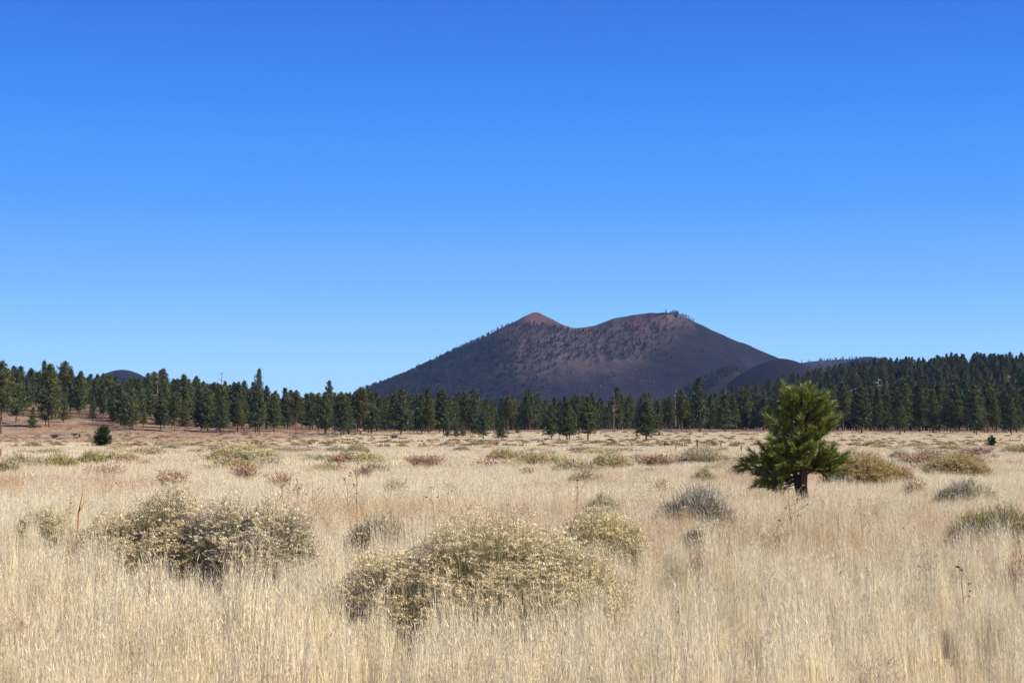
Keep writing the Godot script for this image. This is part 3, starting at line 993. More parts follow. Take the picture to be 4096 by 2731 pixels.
func build_weeds() -> void:
	var rust := Color(0.35, 0.235, 0.165)
	var brown := Color(0.44, 0.335, 0.235)
	# u, visible foot row, width, top row, colour, label
	var list := [
		[975, 1915, 150, 1855, rust, "dense rust-red weed clump below the left mid-meadow rabbitbrush"],
		[1120, 1935, 150, 1880, brown, "brown weed clump right of the rust-red one at left"],
		[1180, 1990, 110, 1910, brown, "brown twiggy weed between the dried flower stalks left of centre"],
		[1457, 1908, 80, 1862, rust, "small dense rust-red weed ball left of centre in mid-meadow"],
		[1585, 1968, 120, 1905, brown, "open brown weed patch behind the largest bush"],
		[1790, 1965, 130, 1925, brown, "thin brown weed patch beyond the dried stalks near centre"],
		[2105, 1898, 70, 1868, rust, "small reddish weed tuft near the middle of the meadow"],
		[1700, 1862, 190, 1820, rust, "wide rusty weed patch below the forest edge near centre"],
		[1360, 1855, 130, 1815, rust, "rusty weed patch just behind the small rust-red ball"],
		[690, 1940, 170, 1870, rust, "feathery red-brown weed clump left of the pale tall stalk"],
		[420, 1905, 190, 1858, brown, "brown weed patch below the soft green shrub at left"],
		[1500, 2420, 210, 2245, brown, "withered brown bush leaning on the left end of the largest rabbitbrush"],
		[1310, 2440, 160, 2300, brown, "reddish dry weed in the grass left of the largest rabbitbrush"],
		[3085, 2205, 130, 2092, rust, "upright rusty weed clump in the grass below the young pine"],
		[2790, 2290, 160, 2140, brown, "thin red-stemmed weed below the low pale-headed bush"],
		[3500, 2745, 240, 2600, brown, "dark brown weed clump at the bottom right of the foreground"],
		[75, 2560, 180, 2425, rust, "brown weed clump in the foreground at the left picture edge"],
		[320, 2290, 160, 2150, rust, "red weed at the left foot of the big rabbitbrush pair"],
		[620, 2420, 200, 2225, brown, "brown weed in the grass before the big rabbitbrush pair"],
		[2500, 2410, 120, 2270, brown, "dry weed spray at the right end of the largest rabbitbrush"],
		[3695, 2330, 110, 2200, brown, "thin brown weed in the open grass right of the dried flower stalk"],
		[4060, 2330, 110, 2190, rust, "rusty weed below the yellow-green shrub at the right edge"],
		[3690, 1858, 260, 1815, rust, "wide rusty weed patch below the small pale bushes at right"],
		[3900, 1825, 170, 1788, rust, "rusty weed patch near the tiny pine at right"],
		[2620, 1860, 200, 1815, rust, "rusty weed patch between the round bush and the fence post"],
		[2950, 1905, 120, 1860, rust, "rusty weed patch beside the young pine's left limb"],
		[3650, 1975, 110, 1920, brown, "thin brown weed right of the wide golden rabbitbrush"],
		[2640, 1985, 110, 1910, brown, "spindly brown weed behind the grey twiggy shrub"],
		[2080, 2075, 90, 2010, brown, "spindly weed in the pale grass behind the largest bush"]]
	for s in list:
		var d := far_of(s[1])
		var rad: float = s[2] * d / F * 0.5
		var h: float = EYE - (s[3] - HZ) * d / F
		var size := clampf(d / 11.0, 0.9, 7.0)
		var o := solo("dry_weed", weed(rad, maxf(h, 0.3), int(clampf(130.0 * rad / 0.4, 80, 420)), size * 0.52, s[4]), spot(s[0], d))
		tag(o, s[5], "weed", "dry weeds in the meadow")
	# scattered thin ones farther out
	var mesh := weed(0.6, 0.55, 80, 4.0, Color(0.38, 0.265, 0.19))
	var where := []
	var tint := PackedColorArray()
	for n in 420:
		var d := rr(48, 200)
		var x := rr(-0.36, 0.36) * d
		if patch.get_noise_2d(x * 0.9 + 300.0, d * 1.5) < 0.06: continue
		var s := rr(0.5, 1.2)
		where.push_back(Transform3D(Basis(Vector3.UP, rr(0, TAU)).scaled_local(Vector3(s * 1.3, s, s * 1.3)), Vector3(x, land(x, -d), -d)))
		tint.push_back(Color(1, 1, 1).lerp(Color(1.1, 1.15, 1.2), rng.randf()) * rr(0.8, 1.2))
	scatter("rusty_weeds", mesh, where, tint, "thin rust-red weeds sprinkled through the middle and far meadow", "weeds")

func stalk(at: Vector3, h: float, spread: float, heads: int, label: String, pale: bool) -> void:
	var t := thing("sunflower_stalk", at, label, "dried flower", "dried flower stalks")
	var col := Color(0.50, 0.36, 0.22) if pale else Color(0.30, 0.19, 0.115)
	var dark := Color(0.15, 0.10, 0.065)
	var w := maxf(0.0055, -at.z * 0.00028)
	var st := MB.new()
	var top := Vector3(rr(-0.1, 0.1) * h, h, rr(-0.1, 0.1) * h)
	var pts := []
	for k in 6:
		pts.push_back(Vector3.ZERO.lerp(top, k / 5.0) + Vector3(sin(k * 1.3) * 0.012, 0, cos(k * 1.7) * 0.012))
	st.tube(pts, [w, w * 0.9, w * 0.8, w * 0.7, w * 0.6, w * 0.5], 5, [col])
	var tips := [top]
	for k in heads - 1:
		var q := rr(0.35, 0.88)
		var o := Vector3.ZERO.lerp(top, q)
		var a := rr(0, TAU)
		var e := o + Vector3(cos(a) * spread * rr(0.3, 1.0), h * rr(0.08, 0.3), sin(a) * spread * rr(0.3, 1.0))
		e.y = minf(e.y, h * 1.03)
		st.tube([o, o.lerp(e, 0.5) + Vector3(0, -0.01, 0), e], [w * 0.6, w * 0.5, w * 0.4], 4, [col])
		tips.push_back(e)
	part("stem", st.mesh(m_twig), t)
	for p in tips:
		# a dark seed cushion over a ring of dry bracts
		var hd := MB.new()
		var r: float = maxf(0.014, w * 1.7) * rr(0.85, 1.2)
		var n := (Vector3.UP + ball() * 0.6).normalized()
		var s := n.cross(Vector3(0.3, 0.1, 0.9)).normalized()
		var q := n.cross(s)
		for k in 8:
			var a0 := TAU * k / 8.0
			var a1 := TAU * (k + 1) / 8.0
			var e0: Vector3 = p + (s * cos(a0) + q * sin(a0)) * r
			var e1: Vector3 = p + (s * cos(a1) + q * sin(a1)) * r
			hd.tri(e0, e1, p + n * r * 0.75, jit(dark, 0.2))
			hd.tri(e1, e0, p - n * r * 0.7, jit(dark, 0.2))
			hd.tri(e0, e1, e0.lerp(e1, 0.5) + (e0.lerp(e1, 0.5) - p) * 0.7 - n * r * 0.25, jit(col, 0.2))
		part("seed_head", hd.mesh(m_twig), t)

func build_stalks() -> void:
	# u, visible foot row, top row, spread in pixels, heads, label
	var list := [
		[1150, 2060, 1905, 60, 9, "dried flower stalk, left of a clustered group left of centre"],
		[1205, 2065, 1915, 70, 12, "many-headed dried flower stalk in the cluster left of centre"],
		[1255, 2055, 1930, 50, 8, "dried flower stalk at the right of the left clustered group"],
		[1385, 2060, 1900, 50, 8, "branched dried flower stalk midway between the big bushes"],
		[1425, 2075, 1850, 40, 7, "tall leaning dried flower stalk midway between the big bushes"],
		[1690, 2125, 2015, 40, 4, "short dried flower stalk behind the sparse blue-green bush"],
		[1745, 2115, 1950, 45, 6, "pale-headed dried flower stalk behind the largest bush"],
		[1785, 2120, 1955, 40, 6, "dried flower stalk right of the pale-headed one behind the largest bush"],
		[1845, 2110, 2025, 30, 3, "low dried flower stalk just above the crown of the largest bush"],
		[2305, 2180, 1912, 60, 4, "tall thin dried flower stalk rising before the cream-headed bush"],
		[3180, 2190, 1940, 75, 9, "prominent branched dried flower stalk below the young pine"],
		[3476, 2130, 2052, 20, 4, "short dried flower stalk in the open grass right of the young pine"],
		[3640, 2160, 2100, 60, 4, "bent dried flower stalk left of the right-edge shrub"],
		[3370, 2350, 2280, 25, 4, "dried seed stalk low in the right foreground grass"],
		[3850, 2400, 2275, 50, 5, "cluster-headed dried flower stalk in the right foreground grass"],
		[3470, 2320, 2265, 30, 3, "small dried seed stalk left of the cluster-headed one"],
		[275, 2130, 1985, 30, 6, "dried flower stalk behind the low left rabbitbrush"],
		[425, 1985, 1880, 50, 5, "dried flower stalk in the pale grass beyond the low left rabbitbrush"],
		[3450, 2160, 1985, 15, 2, "thin dried stalk standing in the grass below the flat grey-green shrub"]]
	for s in list:
		var d := far_of(s[1])
		stalk(spot(s[0], d), EYE - (s[2] - HZ) * d / F, s[3] * d / F, s[4], s[5], s[0] == 1745)
	# bare tall stalks
	for s in [[1033, 2005, 1795, Color(0.66, 0.57, 0.42), 0.006, "tall thin pale bare stalk bending above the grass left of centre"], [322, 2215, 1955, Color(0.42, 0.25, 0.12), 0.014, "stout brown dead stalk standing before the left end of the big bushes"], [2030, 1850, 1755, Color(0.56, 0.44, 0.26), 0.016, "pale tall stalk rising from the green bush near the middle of the meadow"]]:
		var d := far_of(s[1])
		var h: float = EYE - (s[2] - HZ) * d / F
		var mb := MB.new()
		var w: float = s[4]
		var lean: float = 0.05 * h
		mb.tube([Vector3(0, -0.05, 0), Vector3(-lean * 0.3, h * 0.4, 0), Vector3(0, h * 0.75, 0), Vector3(lean, h, 0.02)], [w, w * 0.9, w * 0.75, w * 0.35], 6, [s[3], jit(s[3], 0.15)])
		mb.tube([Vector3(-lean * 0.2, h * 0.72, 0), Vector3(lean * 1.5, h * 0.88, 0.03)], [w * 0.5, w * 0.2], 4, [s[3]])
		var o := solo("bare_stalk", mb.mesh(m_twig), spot(s[0], d))
		tag(o, s[5], "stalk")

# ---------------------------------------------------------------- the young pine and its small kin
func shoot(mb: MB, a: Vector3, b: Vector3, n: int, ln: float, w: float, col: Color) -> void:
	var d := (b - a).normalized()
	for k in n:
		var t := pow(rng.randf(), 0.75)
		var o := a.lerp(b, t)
		var p := (ball() + Vector3(0, 0.1, 0))
		p = (p - d * p.dot(d)).normalized()
		var an := rr(0.25, 1.15) * (1.15 - 0.55 * t)
		var f := (d * cos(an) + p * sin(an)).normalized()
		var s := f.cross(ball()).normalized() * w
		mb.tri(o - s, o + s, o + f * ln * rr(0.75, 1.1), jit(col, 0.2))

func young_pine(at: Vector3, sc: float, tips: Array, axis_x: float, foot_y: float, top_y: float, px: float, per: int, needle: float, w: float, green: Color, label: String, fork: bool) -> void:
	# tips: [x, y] seen from the camera in the tree's own layout; depth is spread round the stem
	var t := thing("young_pine", at, label, "tree")
	var bark := Color(0.048, 0.033, 0.027)
	var wood := MB.new()
	var limbs := MB.new()
	var crown := MB.new()
	var H := (foot_y - top_y) * px
	if fork:
		wood.tube([Vector3(0.02, -0.1, 0), Vector3(0.0, 0.25, 0), Vector3(-0.03, 0.55, 0.02), Vector3(0.02, 1.0, 0.0), Vector3(0.05, 1.6, 0), Vector3(0.0, H * 0.93, 0)], [0.135, 0.115, 0.10, 0.075, 0.05, 0.012], 10, [bark, jit(bark, 0.2), Color(0.11, 0.07, 0.05)])
		wood.tube([Vector3(-0.03, 0.16, 0.05), Vector3(-0.13, 0.5, 0.08), Vector3(-0.2, 0.85, 0.1), Vector3(-0.28, 1.35, 0.1)], [0.085, 0.075, 0.055, 0.02], 9, [bark, jit(bark, 0.2)])
	else:
		wood.tube([Vector3(0, -0.1, 0), Vector3(0, H * 0.4, 0), Vector3(0, H * 0.92, 0)], [H * 0.03, H * 0.022, H * 0.005], 8, [bark])
	var green_dark := green * 0.8
	for k in tips.size():
		var x: float = (tips[k][0] - axis_x) * 0.95 * px
		var y: float = (foot_y - tips[k][1]) * px * 0.965
		var room := 0.95 * sin(clampf((H - y) / H, 0.05, 1.0) * 2.3) + 0.1
		for back in [1.0, -1.0]:
			if back < 0.0 and tips[k].size() > 2: continue
			var z: float = back * room * H * 0.21 * rr(0.3, 1.15) * (1.0 - 0.4 * minf(1.0, absf(x) / (H * 0.35)))
			var xx := x if back == 1.0 else x * rr(0.55, 1.0)
			var e := Vector3(xx, y + rr(-0.03, 0.03) * H, z)
			var reach := Vector2(xx, z).length()
			var root := Vector3(0, maxf(0.30 * H, y - reach * lerpf(-0.2, 0.75, ss(0.25, 0.75, y / H)) * rr(0.7, 1.1) - 0.02 * H), 0)
			if root.y > H * 0.9: root.y = H * 0.88
			var mid := root.lerp(e, 0.55) + Vector3(0, -0.04 * H * rr(0, 1), 0)
			limbs.tube([root, mid, e], [H * 0.0075, H * 0.0052, H * 0.003], 5, [bark, Color(0.13, 0.085, 0.055)])
			var d := ((e - mid).normalized() + Vector3(0, 0.35, 0)).normalized()
			var col := jit(green if rng.randf() < 0.7 else green_dark, 0.14)
			shoot(crown, e - d * 0.17 * sc, e + d * 0.04 * sc, per, needle, w, col)
			for q in (3 if y < 0.6 * H else 2):
				var f := rr(0.2, 0.95)
				var o := mid.lerp(e, f) if f > 0.5 else root.lerp(mid, 0.6 + f * 0.7)
				var dd := ((e - root).normalized() + ball() * 0.75 + Vector3(0, 0.45, 0)).normalized()
				var tip := o + dd * rr(0.12, 0.26) * sc
				limbs.tube([o, tip], [H * 0.003, H * 0.002], 4, [bark])
				shoot(crown, tip - dd * 0.13 * sc, tip + dd * 0.06 * sc, int(per * 0.85), needle, w, jit(col, 0.12))
	part("trunk", wood.mesh(m_bark), t)
	part("branches", limbs.mesh(m_bark), t)
	part("crown", crown.mesh(m_needle), t)
	if fork:
		var dead := MB.new()
		dead.tube([Vector3(0.06, 0.82, 0.1), Vector3(0.24, 0.98, 0.25), Vector3(0.40, 0.93, 0.3), Vector3(0.47, 0.80, 0.32), Vector3(0.56, 0.74, 0.33)], [0.022, 0.018, 0.014, 0.010, 0.005], 6, [Color(0.05, 0.04, 0.035)])
		dead.tube([Vector3(0.24, 0.98, 0.25), Vector3(0.33, 0.85, 0.36), Vector3(0.36, 0.78, 0.4)], [0.011, 0.008, 0.004], 5, [Color(0.05, 0.04, 0.035)])
		part("dead_branch", dead.mesh(m_bark), t)

func build_young_pines() -> void:
	var d := 33.5
	var px := d / F / 2.613
	# outline read as shoot tips
	var tips := [[740, 262], [775, 235], [835, 225], [890, 205], [950, 205], [1005, 225], [1060, 262], [1100, 305], [810, 235], [1050, 270], [770, 290], [1120, 330], [860, 290], [960, 300], [1010, 225], [850, 215], [740, 340], [1180, 340], [1235, 430], [1250, 520], [1190, 390], [1225, 470], [1215, 560], [1120, 430], [1150, 530], [1040, 400], [920, 400],
		[570, 410, 1], [530, 480, 1], [600, 520], [690, 500], [740, 430], [610, 610], [690, 600], [790, 640], [570, 670], [560, 750], [900, 510], [980, 590], [1060, 670], [1000, 720], [870, 690], [1130, 630], [1110, 760],
		[1345, 875, 1], [1290, 920, 1], [1230, 870], [1160, 900], [1260, 970, 1], [1120, 840], [1180, 985], [280, 960, 1], [345, 925, 1], [430, 900, 1], [500, 830, 1], [470, 985], [430, 1120, 1], [505, 1165, 1], [565, 1225, 1], [640, 1200, 1], [715, 1240, 1], [600, 1090, 1], [680, 1090, 1],
		[840, 990], [760, 950], [930, 950], [1020, 990], [700, 800], [800, 850], [900, 820], [1000, 880], [640, 900], [720, 1010], [570, 980], [620, 820], [760, 760], [860, 900], [700, 920], [560, 880], [1060, 940], [900, 760], [640, 1010], [520, 1040], [390, 960, 1], [450, 945, 1], [320, 985, 1], [510, 930, 1], [480, 1130, 1], [545, 1190, 1], [620, 1160, 1], [450, 1075, 1], [1375, 885, 1], [1320, 950, 1], [1210, 940], [1245, 1010, 1]]
	young_pine(spot(3212, d), 1.0, tips, 945.0, 1478.0, 170.0, px, 80, 0.165, 0.0066, Color(0.180, 0.215, 0.045), "bright green young pine with long needles and a short dark forked trunk", true)
	var some := []
	for k in 110:
		var y := pow(rng.randf(), 0.8)
		var r := sin(clampf(y * 0.86 + 0.12, 0, 1) * PI * 0.72 + 0.25)
		some.push_back([rr(-1, 1) * r * 320.0, 60.0 + y * 800.0])
	var d2 := far_of(1783)
	young_pine(spot(415, d2), 1.3, some, 0.0, 900.0, 0.0, 3.05 / 900.0, 40, 0.24, 0.016, Color(0.068, 0.100, 0.026), "round dense young pine in the meadow before the left road", false)
	some = []
	for k in 40:
		var y := rng.randf()
		some.push_back([rr(-1, 1) * sin(y * 2.4 + 0.5) * 330.0, 60.0 + y * 640.0])
	young_pine(spot(3965, 205), 0.6, some, 0.0, 900.0, 0.0, 1.62 / 900.0, 30, 0.17, 0.015, Color(0.062, 0.092, 0.028), "tiny dark young pine alone in the meadow near the right edge", false)

# ---------------------------------------------------------------- fence, sign, pole, stones
func t_post(u: float, v: float, top: float, col: Color, label: String, wide: float) -> void:
	var d := far_of(v)
	var h := EYE - (top - HZ) * d / F
	var t := thing("fence_post", spot(u, d), label, "post", "fence posts")
	var a := MB.new()
	var w := wide
	# T-shaped section
	for b in [[-w, -w * 0.15, w, w * 0.15], [-w * 0.15, w * 0.15, w * 0.15, w * 1.2]]:
		var lo := Vector3(b[0], -0.3, b[1])
		var hi := Vector3(b[2], h, b[3])
		var p := [Vector3(lo.x, lo.y, lo.z), Vector3(hi.x, lo.y, lo.z), Vector3(hi.x, lo.y, hi.z), Vector3(lo.x, lo.y, hi.z), Vector3(lo.x, hi.y, lo.z), Vector3(hi.x, hi.y, lo.z), Vector3(hi.x, hi.y, hi.z), Vector3(lo.x, hi.y, hi.z)]
		for f in [[0, 1, 5, 4], [1, 2, 6, 5], [2, 3, 7, 6], [3, 0, 4, 7], [4, 5, 6, 7]]:
			a.quad(p[f[0]], p[f[1]], p[f[2]], p[f[3]], col)
	part("shaft", a.mesh(m_twig), t)
	for k in 5:
		var s := MB.new()
		var y := h * (0.35 + 0.13 * k)
		s.tube([Vector3(0, y, -w * 0.15), Vector3(0, y, -w * 0.7)], [w * 0.25, w * 0.18], 5, [col])
		part("stud", s.mesh(m_twig), t)

func stone_mesh(r: float, col: Color) -> ArrayMesh:
	var mb := MB.new()
	var rows := []
	for j in 6:
		var row := []
		for i in 10:
			var e := (j / 5.0) * PI * 0.62
			var a := TAU * i / 10.0
			var n := 0.8 + 0.4 * rng.randf()
			row.push_back(Vector3(cos(a) * sin(e) * r * n, cos(e) * r * 0.7 * (n if j else 1.0), sin(a) * sin(e) * r * n))
		rows.push_back(row)
	for j in 5:
		for i in 10:
			mb.quad(rows[j][i], rows[j][(i + 1) % 10], rows[j + 1][(i + 1) % 10], rows[j + 1][i], jit(col, 0.1))
	return mb.mesh(m_bark)

func build_small_things() -> void:
	var steel := Color(0.085, 0.062, 0.05)
	t_post(2788, 1812, 1757, steel, "tallest dark steel fence post left of the young pine", 0.055)
	t_post(2883, 1790, 1768, steel, "short steel fence post right of the tallest one", 0.06)
	t_post(2964, 1806, 1784, steel, "short steel fence post by the young pine's left limb", 0.05)
	t_post(2703, 1800, 1778, Color(0.30, 0.24, 0.19), "pale thin fence post left of the tallest one", 0.045)
	t_post(2659, 1786, 1768, steel, "small far fence post, leftmost of those near the tall one", 0.06)
	t_post(2404, 1812, 1787, steel, "dark fence post among shrubs before the lone meadow pines", 0.05)
	var d := far_of(1830)
	var wp := thing("wooden_post", spot(5, d), "brown wooden fence post at the left picture edge", "post")
	var mb := MB.new()
	var hh := EYE - (1797.0 - HZ) * d / F
	mb.tube([Vector3(0, -0.2, 0), Vector3(0.01, hh * 0.6, 0), Vector3(0, hh, 0)], [0.075, 0.07, 0.062], 9, [Color(0.22, 0.125, 0.075), Color(0.25, 0.145, 0.085)])
	part("shaft", mb.mesh(m_bark), wp)
	# sign by the road in the trees
	var sg := thing("road_sign", spot(1441, 516), "small red and white sign standing in the shade at the forest edge", "sign")
	mb = MB.new()
	mb.tube([Vector3(0, -0.2, 0), Vector3(0, 2.6, 0)], [0.05, 0.05], 6, [Color(0.3, 0.22, 0.16)])
	part("pole", mb.mesh(m_bark), sg)
	var plate := BoxMesh.new()
	plate.size = Vector3(0.95, 0.55, 0.03)
	var pm := StandardMaterial3D.new()
	pm.albedo_color = Color(0.86, 0.80, 0.78)
	plate.material = pm
	part("white_panel", plate, sg).position = Vector3(0.1, 2.3, 0.07)
	var red := BoxMesh.new()
	red.size = Vector3(0.35, 0.62, 0.03)
	var rm := StandardMaterial3D.new()
	rm.albedo_color = Color(0.78, 0.24, 0.17)
	red.material = rm
	part("red_panel", red, sg).position = Vector3(-0.28, 2.2, 0.11)
	# utility pole and its wires
	var pole := thing("utility_pole", spot(8, 660), "thin wooden utility pole among the pines at the left edge", "pole")
	mb = MB.new()
	mb.tube([Vector3(0, -0.5, 0), Vector3(0, 5, 0), Vector3(0, 10.2, 0)], [0.17, 0.15, 0.11], 8, [Color(0.24, 0.18, 0.14)])
	part("shaft", mb.mesh(m_bark), pole)
	mb = MB.new()
	mb.tube([Vector3(-1.1, 9.6, 0.15), Vector3(1.1, 9.6, 0.15)], [0.07, 0.07], 4, [Color(0.22, 0.16, 0.12)])
	part("crossarm", mb.mesh(m_bark), pole)
	for k in [-1.0, 1.0]:
		var a := pole.position + Vector3(k, 9.75, 0.15)
		var b := Vector3(-55.0 + k, land(-55, -640) + 10.5, -640.0)
		var pts := []
		var rad := []
		for q in 15:
			var f := q / 14.0
			pts.push_back(a.lerp(b, f) - Vector3(0, 5.0 * f * (1.0 - f), 0) - a)
			rad.push_back(0.018)
		mb = MB.new()
		mb.tube(pts, rad, 4, [Color(0.2, 0.2, 0.2)])
		var w := solo("power_line", mb.mesh(m_bark), a)
		tag(w, "thin grey overhead wire strung across the left pines", "wire", "overhead wires")
	# stones and shrubs by the road
	for s in [[1493, 512, 0.8, Color(0.30, 0.21, 0.17), "large pinkish boulder in the shade at the forest edge"], [1428, 509, 0.6, Color(0.26, 0.22, 0.18), "grey boulder left of the pinkish one at the forest edge"], [1458, 505, 0.7, Color(0.38, 0.32, 0.27), "small grey stone in front of the road sign"], [1372, 503, 0.8, Color(0.40, 0.30, 0.24), "tan stone beside the road at the dip"]]:
		var o := solo("boulder", stone_mesh(s[2], s[3]), spot(s[0], s[1]))
		tag(o, s[4], "rock")
	var ash := Color(0.20, 0.165, 0.175)
	for s in [[220, 488, 3.4, 1.3, "mauve leafless bush on the road edge at left"], [300, 508, 2.4, 1.0, "smaller mauve leafless bush behind the road at left"], [1578, 488, 3.0, 1.2, "mauve leafless bush at the forest edge below the cone's left foot"]]:
		var o := solo("leafless_bush", weed(s[2] * 0.5, s[3], 260, 12.0, ash), spot(s[0], s[1]))
		tag(o, s[4], "bush")

# ---------------------------------------------------------------- pronghorn
func seg_dist(p: Vector3, a: Vector3, b: Vector3, ra: float, rb: float) -> float:
	var ab := b - a
	var t := clampf((p - a).dot(ab) / ab.length_squared(), 0, 1)
	return p.distance_to(a + ab * t) - lerpf(ra, rb, t)

func animal_mesh(bones: Array, cell: float, tint: Callable) -> ArrayMesh:
	var lo := Vector3.ONE * 1e9
	var hi := -lo
	for b in bones:
		for q in 2:
			lo = lo.min(b[q] - Vector3.ONE * (b[2 + q] + cell * 2.0))
			hi = hi.max(b[q] + Vector3.ONE * (b[2 + q] + cell * 2.0))
	var n := Vector3i(((hi - lo) / cell).ceil())
	var val := PackedFloat32Array()
	val.resize((n.x + 1) * (n.y + 1) * (n.z + 1))
	var sx := n.x + 1
	var sy := sx * (n.y + 1)
	for z in n.z + 1:
		for y in n.y + 1:
			for x in n.x + 1:
				var p := lo + Vector3(x, y, z) * cell
				var d := 1e9
				for b in bones:
					var e := seg_dist(p, b[0], b[1], b[2], b[3])
					var k := 0.03
					var h := clampf(0.5 + 0.5 * (e - d) / k, 0, 1)
					d = lerpf(e, d, h) - k * h * (1.0 - h) if d < 1e8 else e
				val[x + y * sx + z * sy] = d
	var at := {}
	for z in n.z:
		for y in n.y:
			for x in n.x:
				var i := x + y * sx + z * sy
				var sum := Vector3.ZERO
				var cnt := 0
				for e in [[0, 0, 0, 1, 0, 0], [0, 1, 0, 1, 1, 0], [0, 0, 1, 1, 0, 1], [0, 1, 1, 1, 1, 1], [0, 0, 0, 0, 1, 0], [1, 0, 0, 1, 1, 0], [0, 0, 1, 0, 1, 1], [1, 0, 1, 1, 1, 1], [0, 0, 0, 0, 0, 1], [1, 0, 0, 1, 0, 1], [0, 1, 0, 0, 1, 1], [1, 1, 0, 1, 1, 1]]:
					var va := val[i + e[0] + e[1] * sx + e[2] * sy]
					var vb := val[i + e[3] + e[4] * sx + e[5] * sy]
					if (va < 0.0) != (vb < 0.0):
						var t := va / (va - vb)
						sum += Vector3(e[0], e[1], e[2]).lerp(Vector3(e[3], e[4], e[5]), t)
						cnt += 1
				if cnt: at[i] = lo + (Vector3(x, y, z) + sum / cnt) * cell
	var mb := MB.new()
	for i in at:
		var steps := [1, sx, sy]
		for ax in 3:
			var j: int = i + steps[ax]
			if j >= val.size() or (val[i] < 0.0) == (val[j] < 0.0): continue
			var s1: int = steps[(ax + 1) % 3]
			var s2: int = steps[(ax + 2) % 3]
			if at.has(i - s1) and at.has(i - s2) and at.has(i - s1 - s2):
				var c: Color = tint.call((at[i] + at[i - s1 - s2]) * 0.5)
				if val[i] < 0.0: mb.quad(at[i], at[i - s2], at[i - s1 - s2], at[i - s1], c)
				else: mb.quad(at[i], at[i - s1], at[i - s1 - s2], at[i - s2], c)
	return mb.mesh(m_bark)

func coat(p: Vector3) -> Color:
	if p.y < 0.62 and absf(p.x) < 0.45 and p.y > 0.5: return Color(0.78, 0.72, 0.63)
	if p.x < -0.46 and p.y > 0.55: return Color(0.85, 0.81, 0.74)
	if p.x > 0.36 and p.x < 0.56 and p.y > 0.82 and p.y < 0.96: return Color(0.80, 0.75, 0.67)
	if p.y < 0.42: return Color(0.62, 0.50, 0.37)
	return Color(0.40, 0.245, 0.135)

func build_pronghorns() -> void:
	for s in [["pronghorn standing side-on with raised head in the far meadow", true, 1399, 432, 1.0], ["grazing pronghorn turned away with white rump in the far meadow", false, 1556, 436, 0.95]]:
		var legs := []
		for q in [[0.36, 0.07], [0.38, -0.08]]:
			legs += [[Vector3(q[0], 0.62, q[1]), Vector3(q[0] + 0.02, 0.34, q[1]), 0.085, 0.035], [Vector3(q[0] + 0.02, 0.34, q[1]), Vector3(q[0], 0.0, q[1]), 0.03, 0.024]]
		for q in [[-0.38, 0.08], [-0.34, -0.08]]:
			legs += [[Vector3(q[0], 0.66, q[1]), Vector3(q[0] + 0.07, 0.47, q[1]), 0.12, 0.055], [Vector3(q[0] + 0.07, 0.47, q[1]), Vector3(q[0] - 0.06, 0.33, q[1]), 0.05, 0.032], [Vector3(q[0] - 0.06, 0.33, q[1]), Vector3(q[0] - 0.03, 0.0, q[1]), 0.03, 0.024]]
		var body := [[Vector3(0.30, 0.70, 0), Vector3(-0.05, 0.72, 0), 0.20, 0.185], [Vector3(-0.05, 0.72, 0), Vector3(-0.40, 0.76, 0), 0.18, 0.165], [Vector3(-0.52, 0.82, 0), Vector3(-0.58, 0.76, 0), 0.045, 0.03]]
		var head: Vector3 = Vector3(0.62, 1.14, 0) if s[1] else Vector3(0.72, 0.28, 0)
		var nose: Vector3 = head + (Vector3(0.20, -0.07, 0) if s[1] else Vector3(0.08, -0.2, 0))
		body += [[Vector3(0.38, 0.80, 0), head, 0.125, 0.07], [head, nose, 0.075, 0.042]]
		for e in [-1.0, 1.0]:
			body += [[head + Vector3(-0.03, 0.05, 0.05 * e), head + Vector3(-0.08, 0.17, 0.09 * e), 0.03, 0.014]]
		var t := thing("pronghorn", spot(s[2], s[3]), s[0], "antelope")
		t.rotation.y = PI + 0.2 if s[1] else 1.15
		t.scale = Vector3.ONE * s[4] * 1.08
		part("body", animal_mesh(legs + body, 0.034, coat), t)
		for e in [-1.0, 1.0]:
			var hb := MB.new()
			var r: Vector3 = head + Vector3(0.02, 0.06, 0.035 * e)
			hb.tube([r, r + Vector3(0.02, 0.13, 0.02 * e), r + Vector3(-0.02, 0.23, 0.05 * e), r + Vector3(-0.06, 0.25, 0.03 * e)], [0.02, 0.018, 0.012, 0.004], 5, [Color(0.04, 0.035, 0.03)])
			part("horn", hb.mesh(m_bark), t)

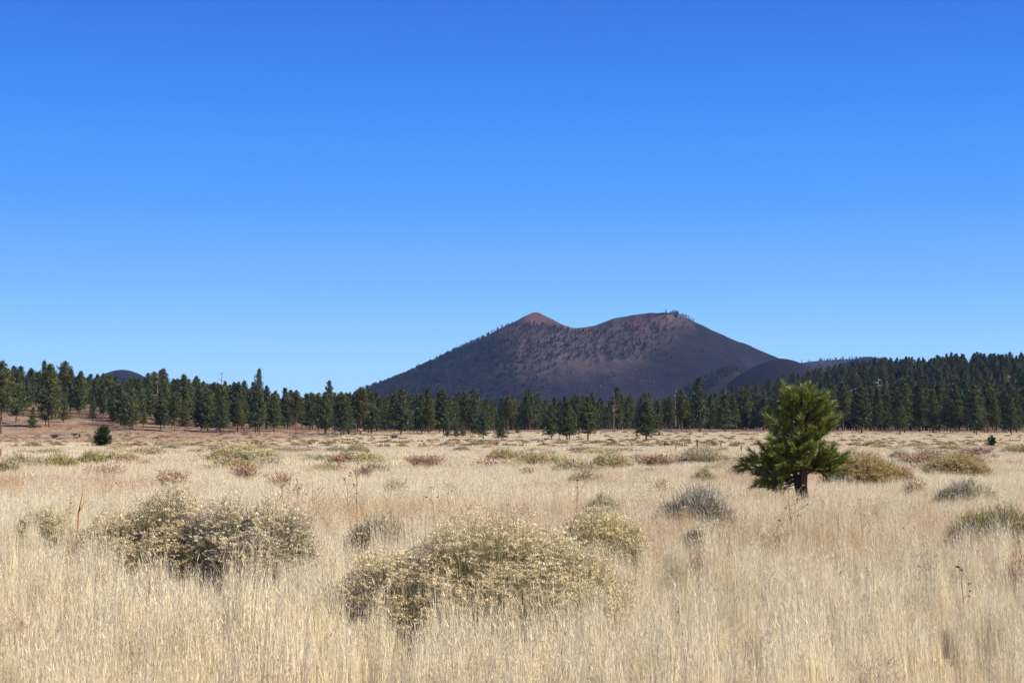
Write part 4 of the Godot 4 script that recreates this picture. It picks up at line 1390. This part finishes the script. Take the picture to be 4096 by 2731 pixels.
# ---------------------------------------------------------------- scene
func _ready() -> void:
	# camera, sky, sun, exposure
	var cam := Camera3D.new()
	cam.name = "camera"
	cam.fov = 24.45
	cam.near = 0.1
	cam.far = 16000.0
	cam.position = Vector3(0, EYE, 0)
	cam.rotation_degrees = Vector3(3.42, 0, 0)
	add_child(cam)
	cam.current = true
	# clear dry air: one colour for each height above the horizon, the same all the way round
	var steps := [[-1.0, 0.36, 0.33, 0.29], [-0.02, 0.36, 0.33, 0.29], [0.0, 0.62, 0.86, 1.10], [0.03, 0.45, 0.775, 1.12], [0.064, 0.302, 0.634, 1.09], [0.095, 0.203, 0.503, 1.06], [0.145, 0.107, 0.377, 1.01], [0.208, 0.058, 0.275, 0.93], [0.266, 0.044, 0.197, 0.78], [0.45, 0.032, 0.135, 0.58], [0.7, 0.026, 0.105, 0.46], [1.0, 0.024, 0.095, 0.42]]
	var im := Image.create(16, 1024, false, Image.FORMAT_RGBAF)
	for y in 1024:
		var up := sin((0.5 - (y + 0.5) / 1024.0) * PI)
		var c := Color()
		for k in steps.size() - 1:
			if up >= steps[k][0] and up <= steps[k + 1][0]:
				var t: float = (up - steps[k][0]) / (steps[k + 1][0] - steps[k][0])
				c = Color(lerpf(steps[k][1], steps[k + 1][1], t), lerpf(steps[k][2], steps[k + 1][2], t), lerpf(steps[k][3], steps[k + 1][3], t))
		for x in 16:
			im.set_pixel(x, y, c)
	var sky := PanoramaSkyMaterial.new()
	sky.panorama = ImageTexture.create_from_image(im)
	var env := Environment.new()
	env.background_mode = Environment.BG_SKY
	env.sky = Sky.new()
	env.sky.sky_material = sky
	env.background_energy_multiplier = 1.0 / 2.15
	env.tonemap_mode = Environment.TONE_MAPPER_LINEAR
	env.tonemap_exposure = 2.15
	env.fog_enabled = true
	env.fog_density = 0.000024
	env.fog_light_color = Color(0.50, 0.68, 1.0)
	env.sdfgi_enabled = true
	env.ssao_enabled = true
	env.ssil_enabled = true
	var we := WorldEnvironment.new()
	we.name = "environment"
	we.environment = env
	add_child(we)
	var sun := DirectionalLight3D.new()
	sun.name = "sun"
	sun.light_energy = 1.6
	sun.light_color = Color(1.0, 0.95, 0.87)
	sun.light_angular_distance = 0.5
	sun.shadow_enabled = true
	sun.sky_mode = DirectionalLight3D.SKY_MODE_LIGHT_ONLY
	add_child(sun)
	var az := deg_to_rad(99.0)
	var el := deg_to_rad(41.0)
	var to_sun := Vector3(cos(el) * sin(az), sin(el), -cos(el) * cos(az))
	sun.look_at_from_position(Vector3.ZERO, -to_sun, Vector3.UP)

	rng.seed = 20241
	wob.seed = 3
	wob.frequency = 0.03
	wob.fractal_octaves = 2
	patch.seed = 7
	patch.frequency = 0.035
	patch.fractal_octaves = 3
	fine.seed = 21
	fine.frequency = 0.2
	fine.fractal_octaves = 4
	m_leafy = mat(0.6, 0.45)
	m_grass = mat(0.85, 0.85)
	m_needle = mat(0.42, 0.6)
	m_needle.metallic_specular = 0.5
	m_bark = mat(0.9)
	m_twig = mat(0.85)
	m_bloom = mat(0.9, 0.75)

	build_ground()
	build_road()
	build_hills()
	build_forest()
	build_snags()
	build_slope_trees()
	build_shrubs()
	build_grass()
	build_weeds()
	build_young_pines()
	build_stalks()
	build_small_things()
	build_pronghorns()
